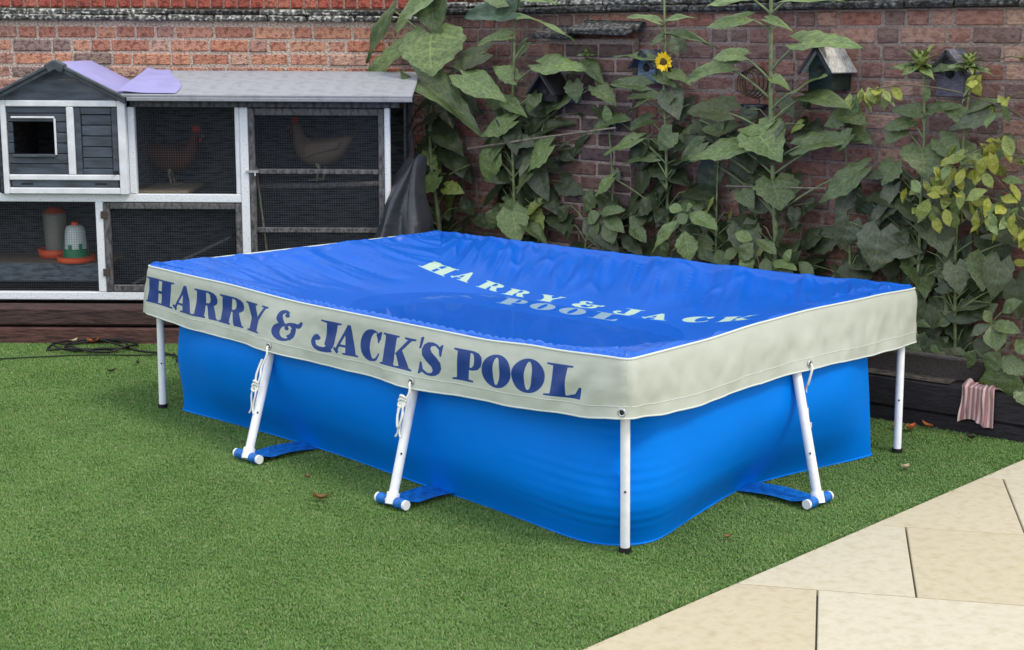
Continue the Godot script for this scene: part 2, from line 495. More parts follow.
# each glyph in a unit box, y up: [add, outline] painted in turn
func glyph(c: String) -> Array:
	match c:
		"H": return [[1, poly([0,0, 1,0, 1,.05, .9,.08, .9,.92, 1,.95, 1,1, 0,1, 0,.95, .1,.92, .1,.08, 0,.05])], [0, poly([.46,.06, .58,.06, .58,.44, .46,.44])], [0, poly([.46,.55, .58,.55, .58,.94, .46,.94])]]
		"A": return [[1, poly([.48,1, .60,1, .90,.07, 1,.05, 1,0, .40,0, .40,.05, .52,.07, .49,.24, .25,.24, .19,.11, .23,.06, .16,-.02, 0,.13, .04,.20, .11,.16])], [0, poly([.28,.32, .48,.32, .43,.64])]]
		"R": return [[1, poly([0,0, .50,0, .50,.05, .45,.07, .45,.93, 0,1, 0,.95, .1,.92, .1,.08, 0,.05])], [1, poly([0,1, 0,.95, .2,.93, .2,.46, .58,.46, .78,.50, .90,.60, .93,.74, .89,.88, .78,.96, .60,1])], [0, poly([.46,.54, .56,.55, .62,.62, .63,.76, .61,.88, .55,.93, .46,.93])], [1, poly([.50,.47, .74,.50, .93,.07, 1,.05, 1,0, .66,0, .60,.12])]]
		"Y": return [[1, poly([0,1, .5,1, .5,.95, .43,.92, .58,.56, .80,.93, .70,.95, .70,1, 1,1, 1,.95, .91,.92, .67,.46, .67,.07, .77,.05, .77,0, .18,0, .18,.05, .29,.07, .29,.45, .08,.93, 0,.95])]]
		"K": return [[1, poly([0,0, .50,0, .50,.05, .43,.07, .43,.93, .50,.95, .50,1, 0,1, 0,.95, .08,.93, .08,.07, 0,.05])], [1, poly([.42,.40, .76,.92, .66,.95, .66,1, 1,1, 1,.95, .88,.92, .55,.46])], [1, poly([.46,.46, .62,.60, .91,.08, 1,.05, 1,0, .50,0, .50,.05, .60,.08])]]
		"P": return [[1, poly([0,0, .72,0, .72,.05, .56,.08, .56,.93, 0,1, 0,.95, .14,.92, .14,.08, 0,.05])], [1, poly([0,1, 0,.95, .2,.93, .2,.38, .68,.38, .86,.43, .97,.55, 1,.70, .97,.86, .86,.96, .68,1])], [0, poly([.58,.46, .66,.47, .72,.56, .73,.70, .71,.84, .66,.92, .58,.93])]]
		"L": return [[1, poly([0,0, 1,0, 1,.36, .94,.36, .84,.14, .66,.07, .60,.07, .60,.93, .76,.95, .76,1, 0,1, 0,.95, .18,.93, .18,.07, 0,.05])]]
		"O": return [[1, ellipse(.5, .5, .5, .52)], [0, ellipse(.5, .5, .115, .43)]]
		"C": return [[1, ellipse(.52, .5, .52, .52)], [0, ellipse(.70, .5, .24, .43)], [0, poly([.74,.28, 1.2,.22, 1.2,.74, .74,.74])], [1, poly([.84,.62, .90,.62, 1.0,.98, .94,1, .72,.88])], [1, curve2([Vector2(.70,.04), Vector2(.86,.12), Vector2(.96,.30)], [.05, .045, .03])]]
		"'": return [[1, poly([.30,0, .75,.05, 1,.95, .85,1, .35,.9])]]
		"S": return [[1, poly([.90,1, .97,1, .95,.64, .88,.64, .80,.84, .62,.93, .46,.90, .42,.82, .52,.72, .78,.57, .95,.43, 1,.26, .93,.11, .78,.02, .58,-.02, .36,.0, .18,.07, .07,0, 0,0, .02,.37, .09,.37, .20,.16, .42,.06, .58,.08, .64,.16, .56,.27, .28,.44, .10,.58, .04,.75, .10,.90, .28,1, .50,1.02, .70,.98, .82,.92])]]
		"J": return [[1, poly([.24,1, 1,1, 1,.95, .86,.92, .82,.30, .78,.14, .66,.03, .46,.20, .47,.92, .24,.95])], [1, curve2([Vector2(.70,.12), Vector2(.48,.02), Vector2(.20,.05), Vector2(.07,.22), Vector2(.12,.40), Vector2(.22,.42)], [.16, .08, .07, .08, .06, .05])], [1, ellipse(.17, .36, .12, .08)]]
		"&": return [[1, ellipse(.40, .29, .40, .31)], [0, ellipse(.50, .30, .20, .21)], [0, poly([.50,.46, .86,.40, .90,.62, .50,.70])], [1, curve2([Vector2(.50,.95), Vector2(.38,1.0), Vector2(.24,.92), Vector2(.22,.74), Vector2(.34,.58), Vector2(.46,.56)], [.05, .05, .08, .11, .09, .03])], [1, ellipse(.46, .88, .08, .07)], [1, curve2([Vector2(.62,.12), Vector2(.74,.26), Vector2(.76,.50), Vector2(.66,.60)], [.10, .09, .07, .06])], [1, curve2([Vector2(.50,.42), Vector2(.54,.58), Vector2(.72,.62), Vector2(.90,.60), Vector2(.98,.76)], [.06, .05, .06, .08, .03])], [1, ellipse(.53, .44, .07, .06)]]
	return []

func fill(cover: PackedFloat32Array, w: int, h: int, outline: PackedVector2Array, value: float) -> void:
	# scan lines, 4 to a pixel, with exact ends along x
	var lo := 1e9
	var hi := -1e9
	for p in outline:
		lo = minf(lo, p.y)
		hi = maxf(hi, p.y)
	var n := outline.size()
	for y in range(maxi(0, int(lo)), mini(h - 1, int(hi) + 1) + 1):
		var row := {}
		for sub in 4:
			var yy := y + (sub + 0.5) / 4.0
			var xs := []
			for i in n:
				var p := outline[i]
				var q := outline[(i + 1) % n]
				if (p.y <= yy) != (q.y <= yy):
					xs.append(p.x + (yy - p.y) / (q.y - p.y) * (q.x - p.x))
			xs.sort()
			for i in range(0, xs.size() - 1, 2):
				for x in range(maxi(0, int(floor(xs[i]))), mini(w - 1, int(floor(xs[i + 1]))) + 1):
					row[x] = row.get(x, 0.0) + 0.25 * clampf(minf(xs[i + 1], x + 1.0) - maxf(xs[i], x), 0, 1)
		for x in row:
			var k := y * w + int(x)
			cover[k] = lerpf(cover[k], value, minf(1.0, row[x]))

func skirt_texture() -> ImageTexture:
	var w := 2048
	var h := 192
	var c := PackedFloat32Array()
	c.resize(w * h)
	# letter, left and right end along the front, middle height; v runs from the top hem (0) to the lower hem (1)
	var line := [["H", .006, .084], ["A", .083, .143], ["R", .141, .206], ["R", .208, .275], ["Y", .276, .333], ["&", .351, .414], ["J", .438, .496], ["A", .484, .535], ["C", .537, .580], ["K", .583, .649], ["S", .661, .703], ["P", .722, .773], ["O", .773, .824], ["O", .825, .879], ["L", .880, .934]]
	for g in line:
		letter(c, w, h, g[0], g[1], g[2], 0.20, 0.735)
	letter(c, w, h, "'", .655, .664, 0.13, 0.33)
	var n := FastNoiseLite.new()
	n.seed = 9
	n.frequency = 0.012
	n.fractal_octaves = 4
	var im := Image.create(w, h, false, Image.FORMAT_RGB8)
	var cloth := Color(0.715, 0.735, 0.685)
	var ink := Color(0.0, 0.205, 0.50)
	for y in h:
		for x in w:
			var t := cloth * (1.0 + 0.035 * n.get_noise_2d(x * 1.5, y * 3))
			im.set_pixel(x, y, t.lerp(ink, c[y * w + x]))
	return ImageTexture.create_from_image(im)

func letter(c: PackedFloat32Array, w: int, h: int, what: String, u0: float, u1: float, v0: float, v1: float) -> void:
	var lean := lerpf(0.20, -0.02, u0)     # the print leans to the right at the left end of the skirt
	for g in glyph(what):
		var o := PackedVector2Array()
		for p in g[1]:
			var x: float = lerpf(u0, u1, p.x) * w + lean * (p.y - 0.5) * (v1 - v0) * h * 0.55
			o.append(Vector2(x, lerpf(v1, v0, p.y) * h))
		fill(c, w, h, o, float(g[0]))

func cover_texture() -> ImageTexture:
	var w := 1024
	var h := 704
	var c := PackedFloat32Array()
	c.resize(w * h)
	# u runs from the left end to the right end, v from the front edge (0) to the back edge (1)
	var line := [["H", .132, .198], ["A", .203, .249], ["R", .270, .320], ["R", .333, .384], ["Y", .406, .460], ["&", .488, .548], ["J", .577, .627], ["A", .636, .686], ["C", .711, .763], ["K", .780, .840]]
	for g in line:
		for o in glyph(g[0]):
			var q := PackedVector2Array()
			var low: float = (.722 if g[0] == "H" else .734) - .045 * (g[1] - .132)
			var high: float = low + lerpf(.056, .034, clampf((g[1] - .142) / .2, 0, 1))
			for p in o[1]:
				q.append(Vector2(lerpf(g[1], g[2], p.x) * w, lerpf(low, high, p.y) * h))
			fill(c, w, h, q, float(o[0]))
	for g in [["P", .352, .407], ["O", .420, .471], ["O", .483, .536], ["L", .550, .606]]:
		for o in glyph(g[0]):
			var q := PackedVector2Array()
			for p in o[1]:
				q.append(Vector2(lerpf(g[1], g[2], p.x) * w, lerpf(.674, .711, p.y) * h))
			fill(c, w, h, q, float(o[0]))
	var n := FastNoiseLite.new()
	n.seed = 19
	n.frequency = 0.01
	n.fractal_octaves = 4
	var im := Image.create(w, h, false, Image.FORMAT_RGB8)
	for y in h:
		for x in w:
			var t := Color(0.0, 0.35, 0.75) * (1.0 + 0.05 * n.get_noise_2d(x, y))
			im.set_pixel(x, y, t.lerp(Color(0.70, 0.79, 0.72), c[y * w + x]))
	return ImageTexture.create_from_image(im)

# ---------------------------------------------------------------- ground
# the edge between lawn and paving
const EDGE_P := Vector2(0.195, -3.742)
const EDGE_D := Vector2(0.6914, -0.7225)

func paving_side(p: Vector2) -> float:
	# above zero on the paved side of the edge
	var q := p - EDGE_P
	return q.x * -EDGE_D.y + q.y * EDGE_D.x

func bed_side(p: Vector2) -> float:
	# metres behind the front of the sleepers at the right wall
	var q := Vector3(p.x, 0, p.y) - WALL_O
	var s := q.dot(A)
	var e := -q.dot(D)
	return (0.303 + 0.116 * s) - e

func flat_mesh(poly2: PackedVector2Array, y_top: float, y_low: float, bevel := 0.0) -> ArrayMesh:
	var st := tool()
	var ids := Geometry2D.triangulate_polygon(poly2)
	var top := poly2
	if bevel > 0.0:
		var o := Geometry2D.offset_polygon(poly2, -bevel, Geometry2D.JOIN_MITER)
		if o.size() == 1 and o[0].size() == poly2.size():
			top = o[0]
			ids = Geometry2D.triangulate_polygon(top)
	var mid := Vector3.ZERO
	for p in poly2: mid += Vector3(p.x, y_low, p.y) / poly2.size()
	for i in range(0, ids.size(), 3):
		var t := []
		for k in 3: t.append(Vector3(top[ids[i + k]].x, y_top, top[ids[i + k]].y))
		tri_out(st, t[0], t[1], t[2], Vector3(t[0].x, y_top - 1.0, t[0].z))
	var n := poly2.size()
	for i in n:
		var a := poly2[i]
		var b := poly2[(i + 1) % n]
		var best := 1e9
		var ta := a
		var tb := b
		if bevel > 0.0 and top != poly2:
			for q in top:
				if q.distance_to(a) < best:
					best = q.distance_to(a)
					ta = q
			best = 1e9
			for q in top:
				if q.distance_to(b) < best:
					best = q.distance_to(b)
					tb = q
			quad_out(st, Vector3(ta.x, y_top, ta.y), Vector3(tb.x, y_top, tb.y), Vector3(b.x, y_top - bevel * 0.7, b.y), Vector3(a.x, y_top - bevel * 0.7, a.y), mid)
			quad_out(st, Vector3(a.x, y_top - bevel * 0.7, a.y), Vector3(b.x, y_top - bevel * 0.7, b.y), Vector3(b.x, y_low, b.y), Vector3(a.x, y_low, a.y), mid)
		else:
			quad_out(st, Vector3(a.x, y_top, a.y), Vector3(b.x, y_top, b.y), Vector3(b.x, y_low, b.y), Vector3(a.x, y_low, a.y), mid)
	return done(st, false)

func ground_and_patio() -> void:
	var g := part("ground", sheet(2, 2, func(u, v): return Vector3((u - 0.5) * 240, -0.06, (v - 0.5) * 240)), M.soil)
	tag(g, "", "", "", "structure")
	var along := Vector2(EDGE_D.x, EDGE_D.y)
	var e0 := EDGE_P - along * 5.0
	var e1 := EDGE_P + along * 4.2
	var lawn := PackedVector2Array([e0, e1, Vector2(-3.9, -9.2), Vector2(-7.0, -7.0), Vector2(-7.0, 0.5)])
	var l := part("lawn", flat_mesh(lawn, 0.0, -0.05), M.turf_base)
	tag(l, "", "", "", "structure")
	# paving: rows of slabs, cut along the lawn's edge
	var right := Vector2(-along.y, along.x)
	var o0 := e0 + right * 0.004
	var o1 := e1 + right * 0.004
	var paved := PackedVector2Array([o0, o1, o1 + right * 5.0, o0 + right * 5.0])
	var patio := Node3D.new()
	patio.name = "patio"
	patio.set_meta("kind", "structure")
	add_child(patio)
	part("joint_bed", flat_mesh(paved, -0.012, -0.05), M.grout, patio)
	var row := Vector2(0.979, 0.204)     # along the rows of slabs
	var across := Vector2(-0.204, 0.979)
	var o := Vector2(1.3165, -4.772)        # a corner where three slabs meet
	var deep := 0.662
	# starts of the joints in the rows seen, measured along the row
	var starts := {-1: 0.381, 0: 0.0, 1: -0.282, 2: 0.33, -2: 0.15}
	var k := 0
	for r in range(-5, 6):
		var from: float = starts.get(r, 0.21 * r)
		for i in range(-6, 7):
			var p := o + across * (r * deep + 0.003) + row * (from + i * 0.905)
			var w := 0.899
			var h := deep - 0.006
			var piece := PackedVector2Array([p, p + row * w, p + row * w + across * h, p + across * h])
			for cut in Geometry2D.intersect_polygons(piece, paved):
				var area := 0.0
				for q in cut.size():
					area += cut[q].cross(cut[(q + 1) % cut.size()]) / 2.0
				if absf(area) < 0.002: continue
				if cut[0].distance_to(Vector2(1.2, -4.4)) > 3.6: continue
				k += 1
				part("paving_slab", flat_mesh(cut, 0.007, -0.03, 0.003), M.slabs[(k * 5 + r + 20) % 4], patio)

# artificial turf: curled blades in tufts
func turf() -> void:
	var st := tool()
	var r := RandomNumberGenerator.new()
	r.seed = 4
	for b in 10:
		var root := Vector3(r.randf_range(-0.009, 0.009), -0.002, r.randf_range(-0.009, 0.009))
		var w := r.randf_range(0, TAU)
		var dir := Vector3(cos(w), 0, sin(w))
		var side := Vector3(-dir.z, 0, dir.x) * r.randf_range(0.0008, 0.0013)
		var h := r.randf_range(0.008, 0.016)
		var lean := r.randf_range(0.003, 0.012)
		var p1 := root + Vector3(0, h * 0.6, 0) + dir * lean * 0.35
		var p2 := root + Vector3(0, h, 0) + dir * lean
		var shade := r.randf_range(0.75, 1.2)
		st.set_color(Color(shade, shade, shade * r.randf_range(0.8, 1.1)))
		for t in [[root - side, root + side, p1 + side], [root - side, p1 + side, p1 - side], [p1 - side, p1 + side, p2]]:
			var n: Vector3 = (t[1] - t[0]).cross(t[2] - t[0]).normalized()
			for p in t:
				st.set_normal(-n)
				st.add_vertex(p)
	var mesh := st.commit()
	var m := StandardMaterial3D.new()
	m.vertex_color_use_as_albedo = true
	m.roughness = 0.6
	m.metallic_specular = 0.35
	m.cull_mode = BaseMaterial3D.CULL_DISABLED
	m.backlight_enabled = true
	m.backlight = Color(0.10, 0.14, 0.05)
	mesh.surface_set_material(0, m)
	var lay := FastNoiseLite.new()
	lay.seed = 12
	lay.frequency = 1.3
	lay.fractal_octaves = 3
	var tone := FastNoiseLite.new()
	tone.seed = 33
	tone.frequency = 0.9
	tone.fractal_octaves = 4
	var rows := PackedFloat32Array()
	var count := 0
	var under := PackedVector2Array([GN.lerp(GB, 0.06), GL.lerp(GR, 0.06), GB.lerp(GN, 0.05), GR.lerp(GL, 0.06)])
	r.seed = 99
	for i in 1150000:
		var z := -8.0 + 4.9 * sqrt(r.randf())
		if r.randf() > 0.5: z = r.randf_range(-8.0, -3.1)
		var half := 0.342 * absf(z) * 1.02 + 0.9
		var x := r.randf_range(-half, half)
		if r.randf() > half / 3.7: continue
		var p := Vector2(x, z)
		if z < -7.79 and x < -0.3: continue
		if paving_side(p) > 0.006 * sin(x * 40.0) + r.randf_range(-0.012, 0.008): continue
		if bed_side(p) > -0.01: continue
		if Geometry2D.is_point_in_polygon(p, under): continue
		var turn := r.randf_range(0, TAU)
		var s := r.randf_range(0.6, 1.0)
		var la := lay.get_noise_2d(x, z) * TAU
		var tilt := Vector3(cos(la), 0, sin(la)) * 0.06
		var up := (Vector3.UP + tilt).normalized()
		var bx := up.cross(Vector3(sin(turn), 0, cos(turn))).normalized()
		var bz := bx.cross(up)
		var t := tone.get_noise_2d(x, z)
		var c := Color(0.15, 0.275, 0.075) * (1.0 + 0.06 * t + r.randf_range(-0.16, 0.16))
		if r.randf() < 0.10: c = Color(0.34, 0.40, 0.19)
		bx *= s
		up *= s
		bz *= s
		rows.append_array(PackedFloat32Array([bx.x, up.x, bz.x, x, bx.y, up.y, bz.y, 0.0, bx.z, up.z, bz.z, z, c.r, c.g, c.b, 1.0]))
		count += 1
	var mm := MultiMesh.new()
	mm.transform_format = MultiMesh.TRANSFORM_3D
	mm.use_colors = true
	mm.mesh = mesh
	mm.instance_count = count
	mm.buffer = rows
	var o := MultiMeshInstance3D.new()
	o.name = "turf_grass"
	o.multimesh = mm
	add_child(o)
	tag(o, "short green artificial grass covering the lawn", "grass", "", "stuff")
	print("tufts ", count)

# ---------------------------------------------------------------- walls
func lay_courses(parent: Node3D, mats: Array, origin: Vector3, along: Vector3, out: Vector3, length: float, y0: float, courses: int, single_from: float, seed_no: int, gap := Vector2(9, 9)) -> void:
	# Flemish bond: stretchers and headers in turn; bricks above single_from are parts, the rest one part
	var r := RandomNumberGenerator.new()
	r.seed = seed_no
	var rest := tool()
	var n_rest := 0
	var basis := Basis(along, Vector3.UP, along.cross(Vector3.UP))
	for c in courses:
		var y := y0 + 0.0325 + c * 0.075
		var x := -0.225 * r.randf() - (0.17 if c % 2 else 0.0)
		var header := c % 2 == 0
		while x < length:
			var w := 0.1025 if header else 0.215
			if r.randf() < 0.18: w = 0.215 if header else 0.1025
			header = not header
			var a := maxf(x, 0.0)
			var b := minf(x + w, length)
			x += w + 0.010
			if b - a < 0.03 or (a > gap.x and b < gap.y): continue
			var size := Vector3(snappedf(b - a, 0.0125), 0.064, 0.06)
			var proud := r.randf_range(-0.003, 0.004)
			var at := origin + along * ((a + b) / 2.0) + Vector3(0, y + r.randf_range(-0.0015, 0.0015), 0) - out * (0.03 - proud)
			var xf := Transform3D(basis.rotated(out, r.randf_range(-0.006, 0.006)), at)
			var variant := r.randi() % 3
			if y > single_from:
				part("brick", box_mesh(size, 0.006, variant, 0.0022), mats[r.randi() % mats.size()], parent, xf)
			else:
				put_box(rest, size, 0.006, xf, 0.002, variant)
				n_rest += 1
	if n_rest:
		var o := part("lower_bricks", done(rest, false), mats[1], parent)
		o.set_meta("kind", "stuff")

func core(parent: Node3D, called: String, m: Material, origin: Vector3, along: Vector3, out: Vector3, length: float, y0: float, y1: float, front: float, back: float) -> void:
	# a straight piece along the wall from its front face (metres proud) to its back
	var basis := Basis(along, Vector3.UP, along.cross(Vector3.UP))
	var size := Vector3(length, y1 - y0, front - back)
	part(called, box_mesh(size, 0.004), m, parent, Transform3D(basis, origin + along * length / 2.0 + Vector3(0, (y0 + y1) / 2.0, 0) + out * (front + back) / 2.0))

func walls() -> void:
	# left wall, square to the view, behind the hen house
	var zl := -8.70
	var lw := thing("brick_garden_wall", "salmon orange brick garden wall behind the hen house", "wall", Vector3(-5.0, 0, zl))
	var len_l := 4.48
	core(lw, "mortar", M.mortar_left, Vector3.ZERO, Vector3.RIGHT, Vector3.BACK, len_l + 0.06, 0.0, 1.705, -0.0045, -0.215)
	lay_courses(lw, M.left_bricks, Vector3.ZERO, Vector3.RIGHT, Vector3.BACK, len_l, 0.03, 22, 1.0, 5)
	ledge(lw, Vector3.ZERO, Vector3.RIGHT, Vector3.BACK, len_l + 0.03, 1.703, 8, M.coping)
	soldiers(lw, Vector3.ZERO, Vector3.RIGHT, Vector3.BACK, len_l + 0.03, 1.773, 3)
	# right wall, parallel to the pool's long side
	var rw := thing("brick_garden_wall", "dark purplish brick garden wall behind the sunflowers", "wall", WALL_O)
	var from := -0.62
	var len_r := 3.50 - from
	var o := A * from
	# out of the wall is towards the pool
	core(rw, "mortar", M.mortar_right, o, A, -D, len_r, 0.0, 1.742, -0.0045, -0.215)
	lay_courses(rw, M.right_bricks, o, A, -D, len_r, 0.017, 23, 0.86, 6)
	ledge(rw, o, A, -D, len_r, 1.740, 9, M.coping_dark)
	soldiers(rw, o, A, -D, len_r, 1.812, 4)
	# the shallow pier with its sloping stone cap
	var pier := thing("brick_pier", "dark brick pier with a weathered sloping stone cap against the wall", "pier", wall_at(2.49, 0, 0.0))
	core(pier, "mortar", M.mortar_right, Vector3.ZERO, -A, -D, 0.56, 0.0, 1.61, 0.054, 0.001)
	var basis := Basis(-A, Vector3.UP, (-A).cross(Vector3.UP))
	var r := RandomNumberGenerator.new()
	r.seed = 61
	for c in 21:
		var x := 0.0
		var sizes: Array = [0.215, 0.215, 0.1025] if c % 2 else [0.1025, 0.215, 0.215]
		for w in sizes:
			part("brick", box_mesh(Vector3(w, 0.064, 0.05), 0.006, r.randi() % 3, 0.0022), M.dark_bricks[r.randi() % 4], pier, Transform3D(basis, -A * (x + w / 2.0) + Vector3(0, 0.05 + c * 0.075, 0) - D * (0.034 + r.randf_range(-0.002, 0.003))))
			x += w + 0.0125
	for k in 2:
		var w := 0.40 if k else 0.24
		var st := tool()
		put_box(st, Vector3(w, 0.028, 0.17), 0.006, Transform3D(Basis(Vector3.RIGHT, 0.30), Vector3.ZERO), 0.006, k + 4)
		part("cap_stone", done(st, false), M.coping_dark, pier, Transform3D(basis, -A * (0.08 if k == 0 else 0.40) + Vector3(0, 1.645 + 0.02 * k, 0) - D * 0.075))

func ledge(parent: Node3D, origin: Vector3, along: Vector3, out: Vector3, length: float, y: float, seed_no: int, m: Material) -> void:
	# two layers of worn tile creasing with broken edges
	var r := RandomNumberGenerator.new()
	r.seed = seed_no
	var basis := Basis(along, Vector3.UP, along.cross(Vector3.UP))
	for layer in 2:
		var x := -0.02 - 0.11 * layer
		while x < length:
			var w := minf(r.randf_range(0.22, 0.30), length - x)
			var a := maxf(x, 0.0)
			if x + w - a > 0.03:
				var v := r.randi() % 6
				var size := Vector3(snappedf(x + w - a, 0.02), 0.031, 0.20)
				part("coping_tile", box_mesh(size, 0.008, 20 + v, 0.005), m if layer == 0 else (M.coping_dark if v % 2 else M.coping), parent, Transform3D(basis, origin + along * ((a + x + w) / 2.0) + Vector3(0, y + 0.017 + layer * 0.034 + r.randf_range(-0.002, 0.002), 0) + out * (-0.056 + (0.0 if layer == 0 else -0.018) + r.randf_range(-0.006, 0.006))))
			x += w + 0.004
	core(parent, "mortar", M.flaunching, origin, along, out, length, y + 0.003, y + 0.072, -0.03, -0.205)

func soldiers(parent: Node3D, origin: Vector3, along: Vector3, out: Vector3, length: float, y: float, seed_no: int) -> void:
	# brick on edge along the top
	var r := RandomNumberGenerator.new()
	r.seed = seed_no
	var basis := Basis(along, Vector3.UP, along.cross(Vector3.UP))
	core(parent, "mortar", M.flaunching, origin, along, out, length, y, y + 0.10, -0.014, -0.20)
	var x := 0.01
	while x + 0.065 < length:
		part("coping_brick", box_mesh(Vector3(0.065, 0.104, 0.21), 0.007, r.randi() % 3, 0.002), M.red_bricks[r.randi() % 4], parent, Transform3D(basis, origin + along * (x + 0.0325) + Vector3(0, y + 0.055, 0) + out * (-0.108 + r.randf_range(-0.002, 0.003))))
		x += 0.076

# ---------------------------------------------------------------- raised beds edged with sleepers
func beam(called: String, label: String, m: Material, a: Vector3, b: Vector3, high: float, deep: float, seed_no: int) -> Node3D:
	var along := (b - a).normalized()
	var o := part(called, null, m)
	var st := tool()
	var basis := Basis(along, Vector3.UP, along.cross(Vector3.UP))
	put_box(st, Vector3(a.distance_to(b), high, deep), 0.009, Transform3D(), 0.004, seed_no)
	o.mesh = done(st, false)
	o.transform = Transform3D(basis, (a + b) / 2.0 + Vector3(0, high / 2.0, 0))
	tag(o, label, "timber")
	return o

func sleepers() -> void:
	beam("timber_sleeper", "dark brown upper timber sleeper in front of the hen house", M.sleeper_brown, Vector3(-5.0, 0.098, -7.875), Vector3(-0.62, 0.098, -7.875), 0.10, 0.14, 1)
	beam("timber_sleeper", "reddish brown lower timber sleeper lying on the lawn below the hen house", M.sleeper_red, Vector3(-5.0, -0.03, -7.87), Vector3(-0.62, -0.03, -7.87), 0.118, 0.14, 2)
	var p0 := wall_at(-0.75, 0.072, 0.303 - 0.087 - 0.075)
	var p1 := wall_at(2.35, 0.072, 0.303 + 0.273 - 0.075)
	beam("timber_sleeper", "black upper timber sleeper with the striped towel on it", M.sleeper_dark, p0, p1, 0.126, 0.15, 3)
	beam("timber_sleeper", "black lower timber sleeper on the grass under the striped towel", M.sleeper_dark, p0 + Vector3(0, -0.112, 0), p1 + Vector3(0, -0.112, 0), 0.108, 0.14, 4)
	# weathered board laid along the top of the right sleeper
	var q0 := wall_at(0.02, 0.1985, 0.305 - 0.08)
	var q1 := wall_at(1.5, 0.1985, 0.303 + 0.174 - 0.08)
	var b := beam("capping_board", "weathered brown board on the black sleepers beside the planter trough", M.sleeper_top, q0, q1, 0.006, 0.145, 6)
	b.set_meta("category", "board")
	var soil := PackedVector2Array()
	for q in [wall_at(-0.75, 0, 0.145), wall_at(2.35, 0, 0.43), wall_at(2.75, 0, 0.60), Vector3(-0.62, 0, -7.95), Vector3(-5.0, 0, -7.95), Vector3(-5.0, 0, -8.69), Vector3(-0.52, 0, -8.69), wall_at(-0.75, 0, 0.001)]:
		soil.append(Vector2(q.x, q.z))
	var s := part("bed_soil", flat_mesh(soil, 0.186, -0.03), M.soil)
	tag(s, "", "", "", "structure")

# ---------------------------------------------------------------- hen house
func wire_panel(parent: Node3D, x0: float, x1: float, y0: float, y1: float, z: float) -> void:
	var st := tool()
	var pitch := 0.0127
	var r := RandomNumberGenerator.new()
	r.seed = int(absf(x0) * 1000.0)
	var t := 0.00065
	var n := int((x1 - x0) / pitch)
	for i in n + 1:
		var x := x0 + i * (x1 - x0) / n
		var b := 0.0012 * sin(i * 0.7)
		put_tube(st, [Vector3(x, y0, z), Vector3(x + b, (y0 + y1) / 2.0, z + 0.003 * sin(i * 0.21)), Vector3(x, y1, z)], [t, t, t], 4, false)
	n = int((y1 - y0) / pitch)
	for i in n + 1:
		var y := y0 + i * (y1 - y0) / n
		var b := r.randf_range(-0.001, 0.001)
		put_tube(st, [Vector3(x0, y, z + 0.0014), Vector3((x0 + x1) / 2.0, y + b, z + 0.0014 + 0.003 * sin(i * 0.3)), Vector3(x1, y, z + 0.0014)], [t, t, t], 4, false)
	var o := part("wire_mesh", done(st), M.wire, parent)
	o.set_meta("kind", "stuff")

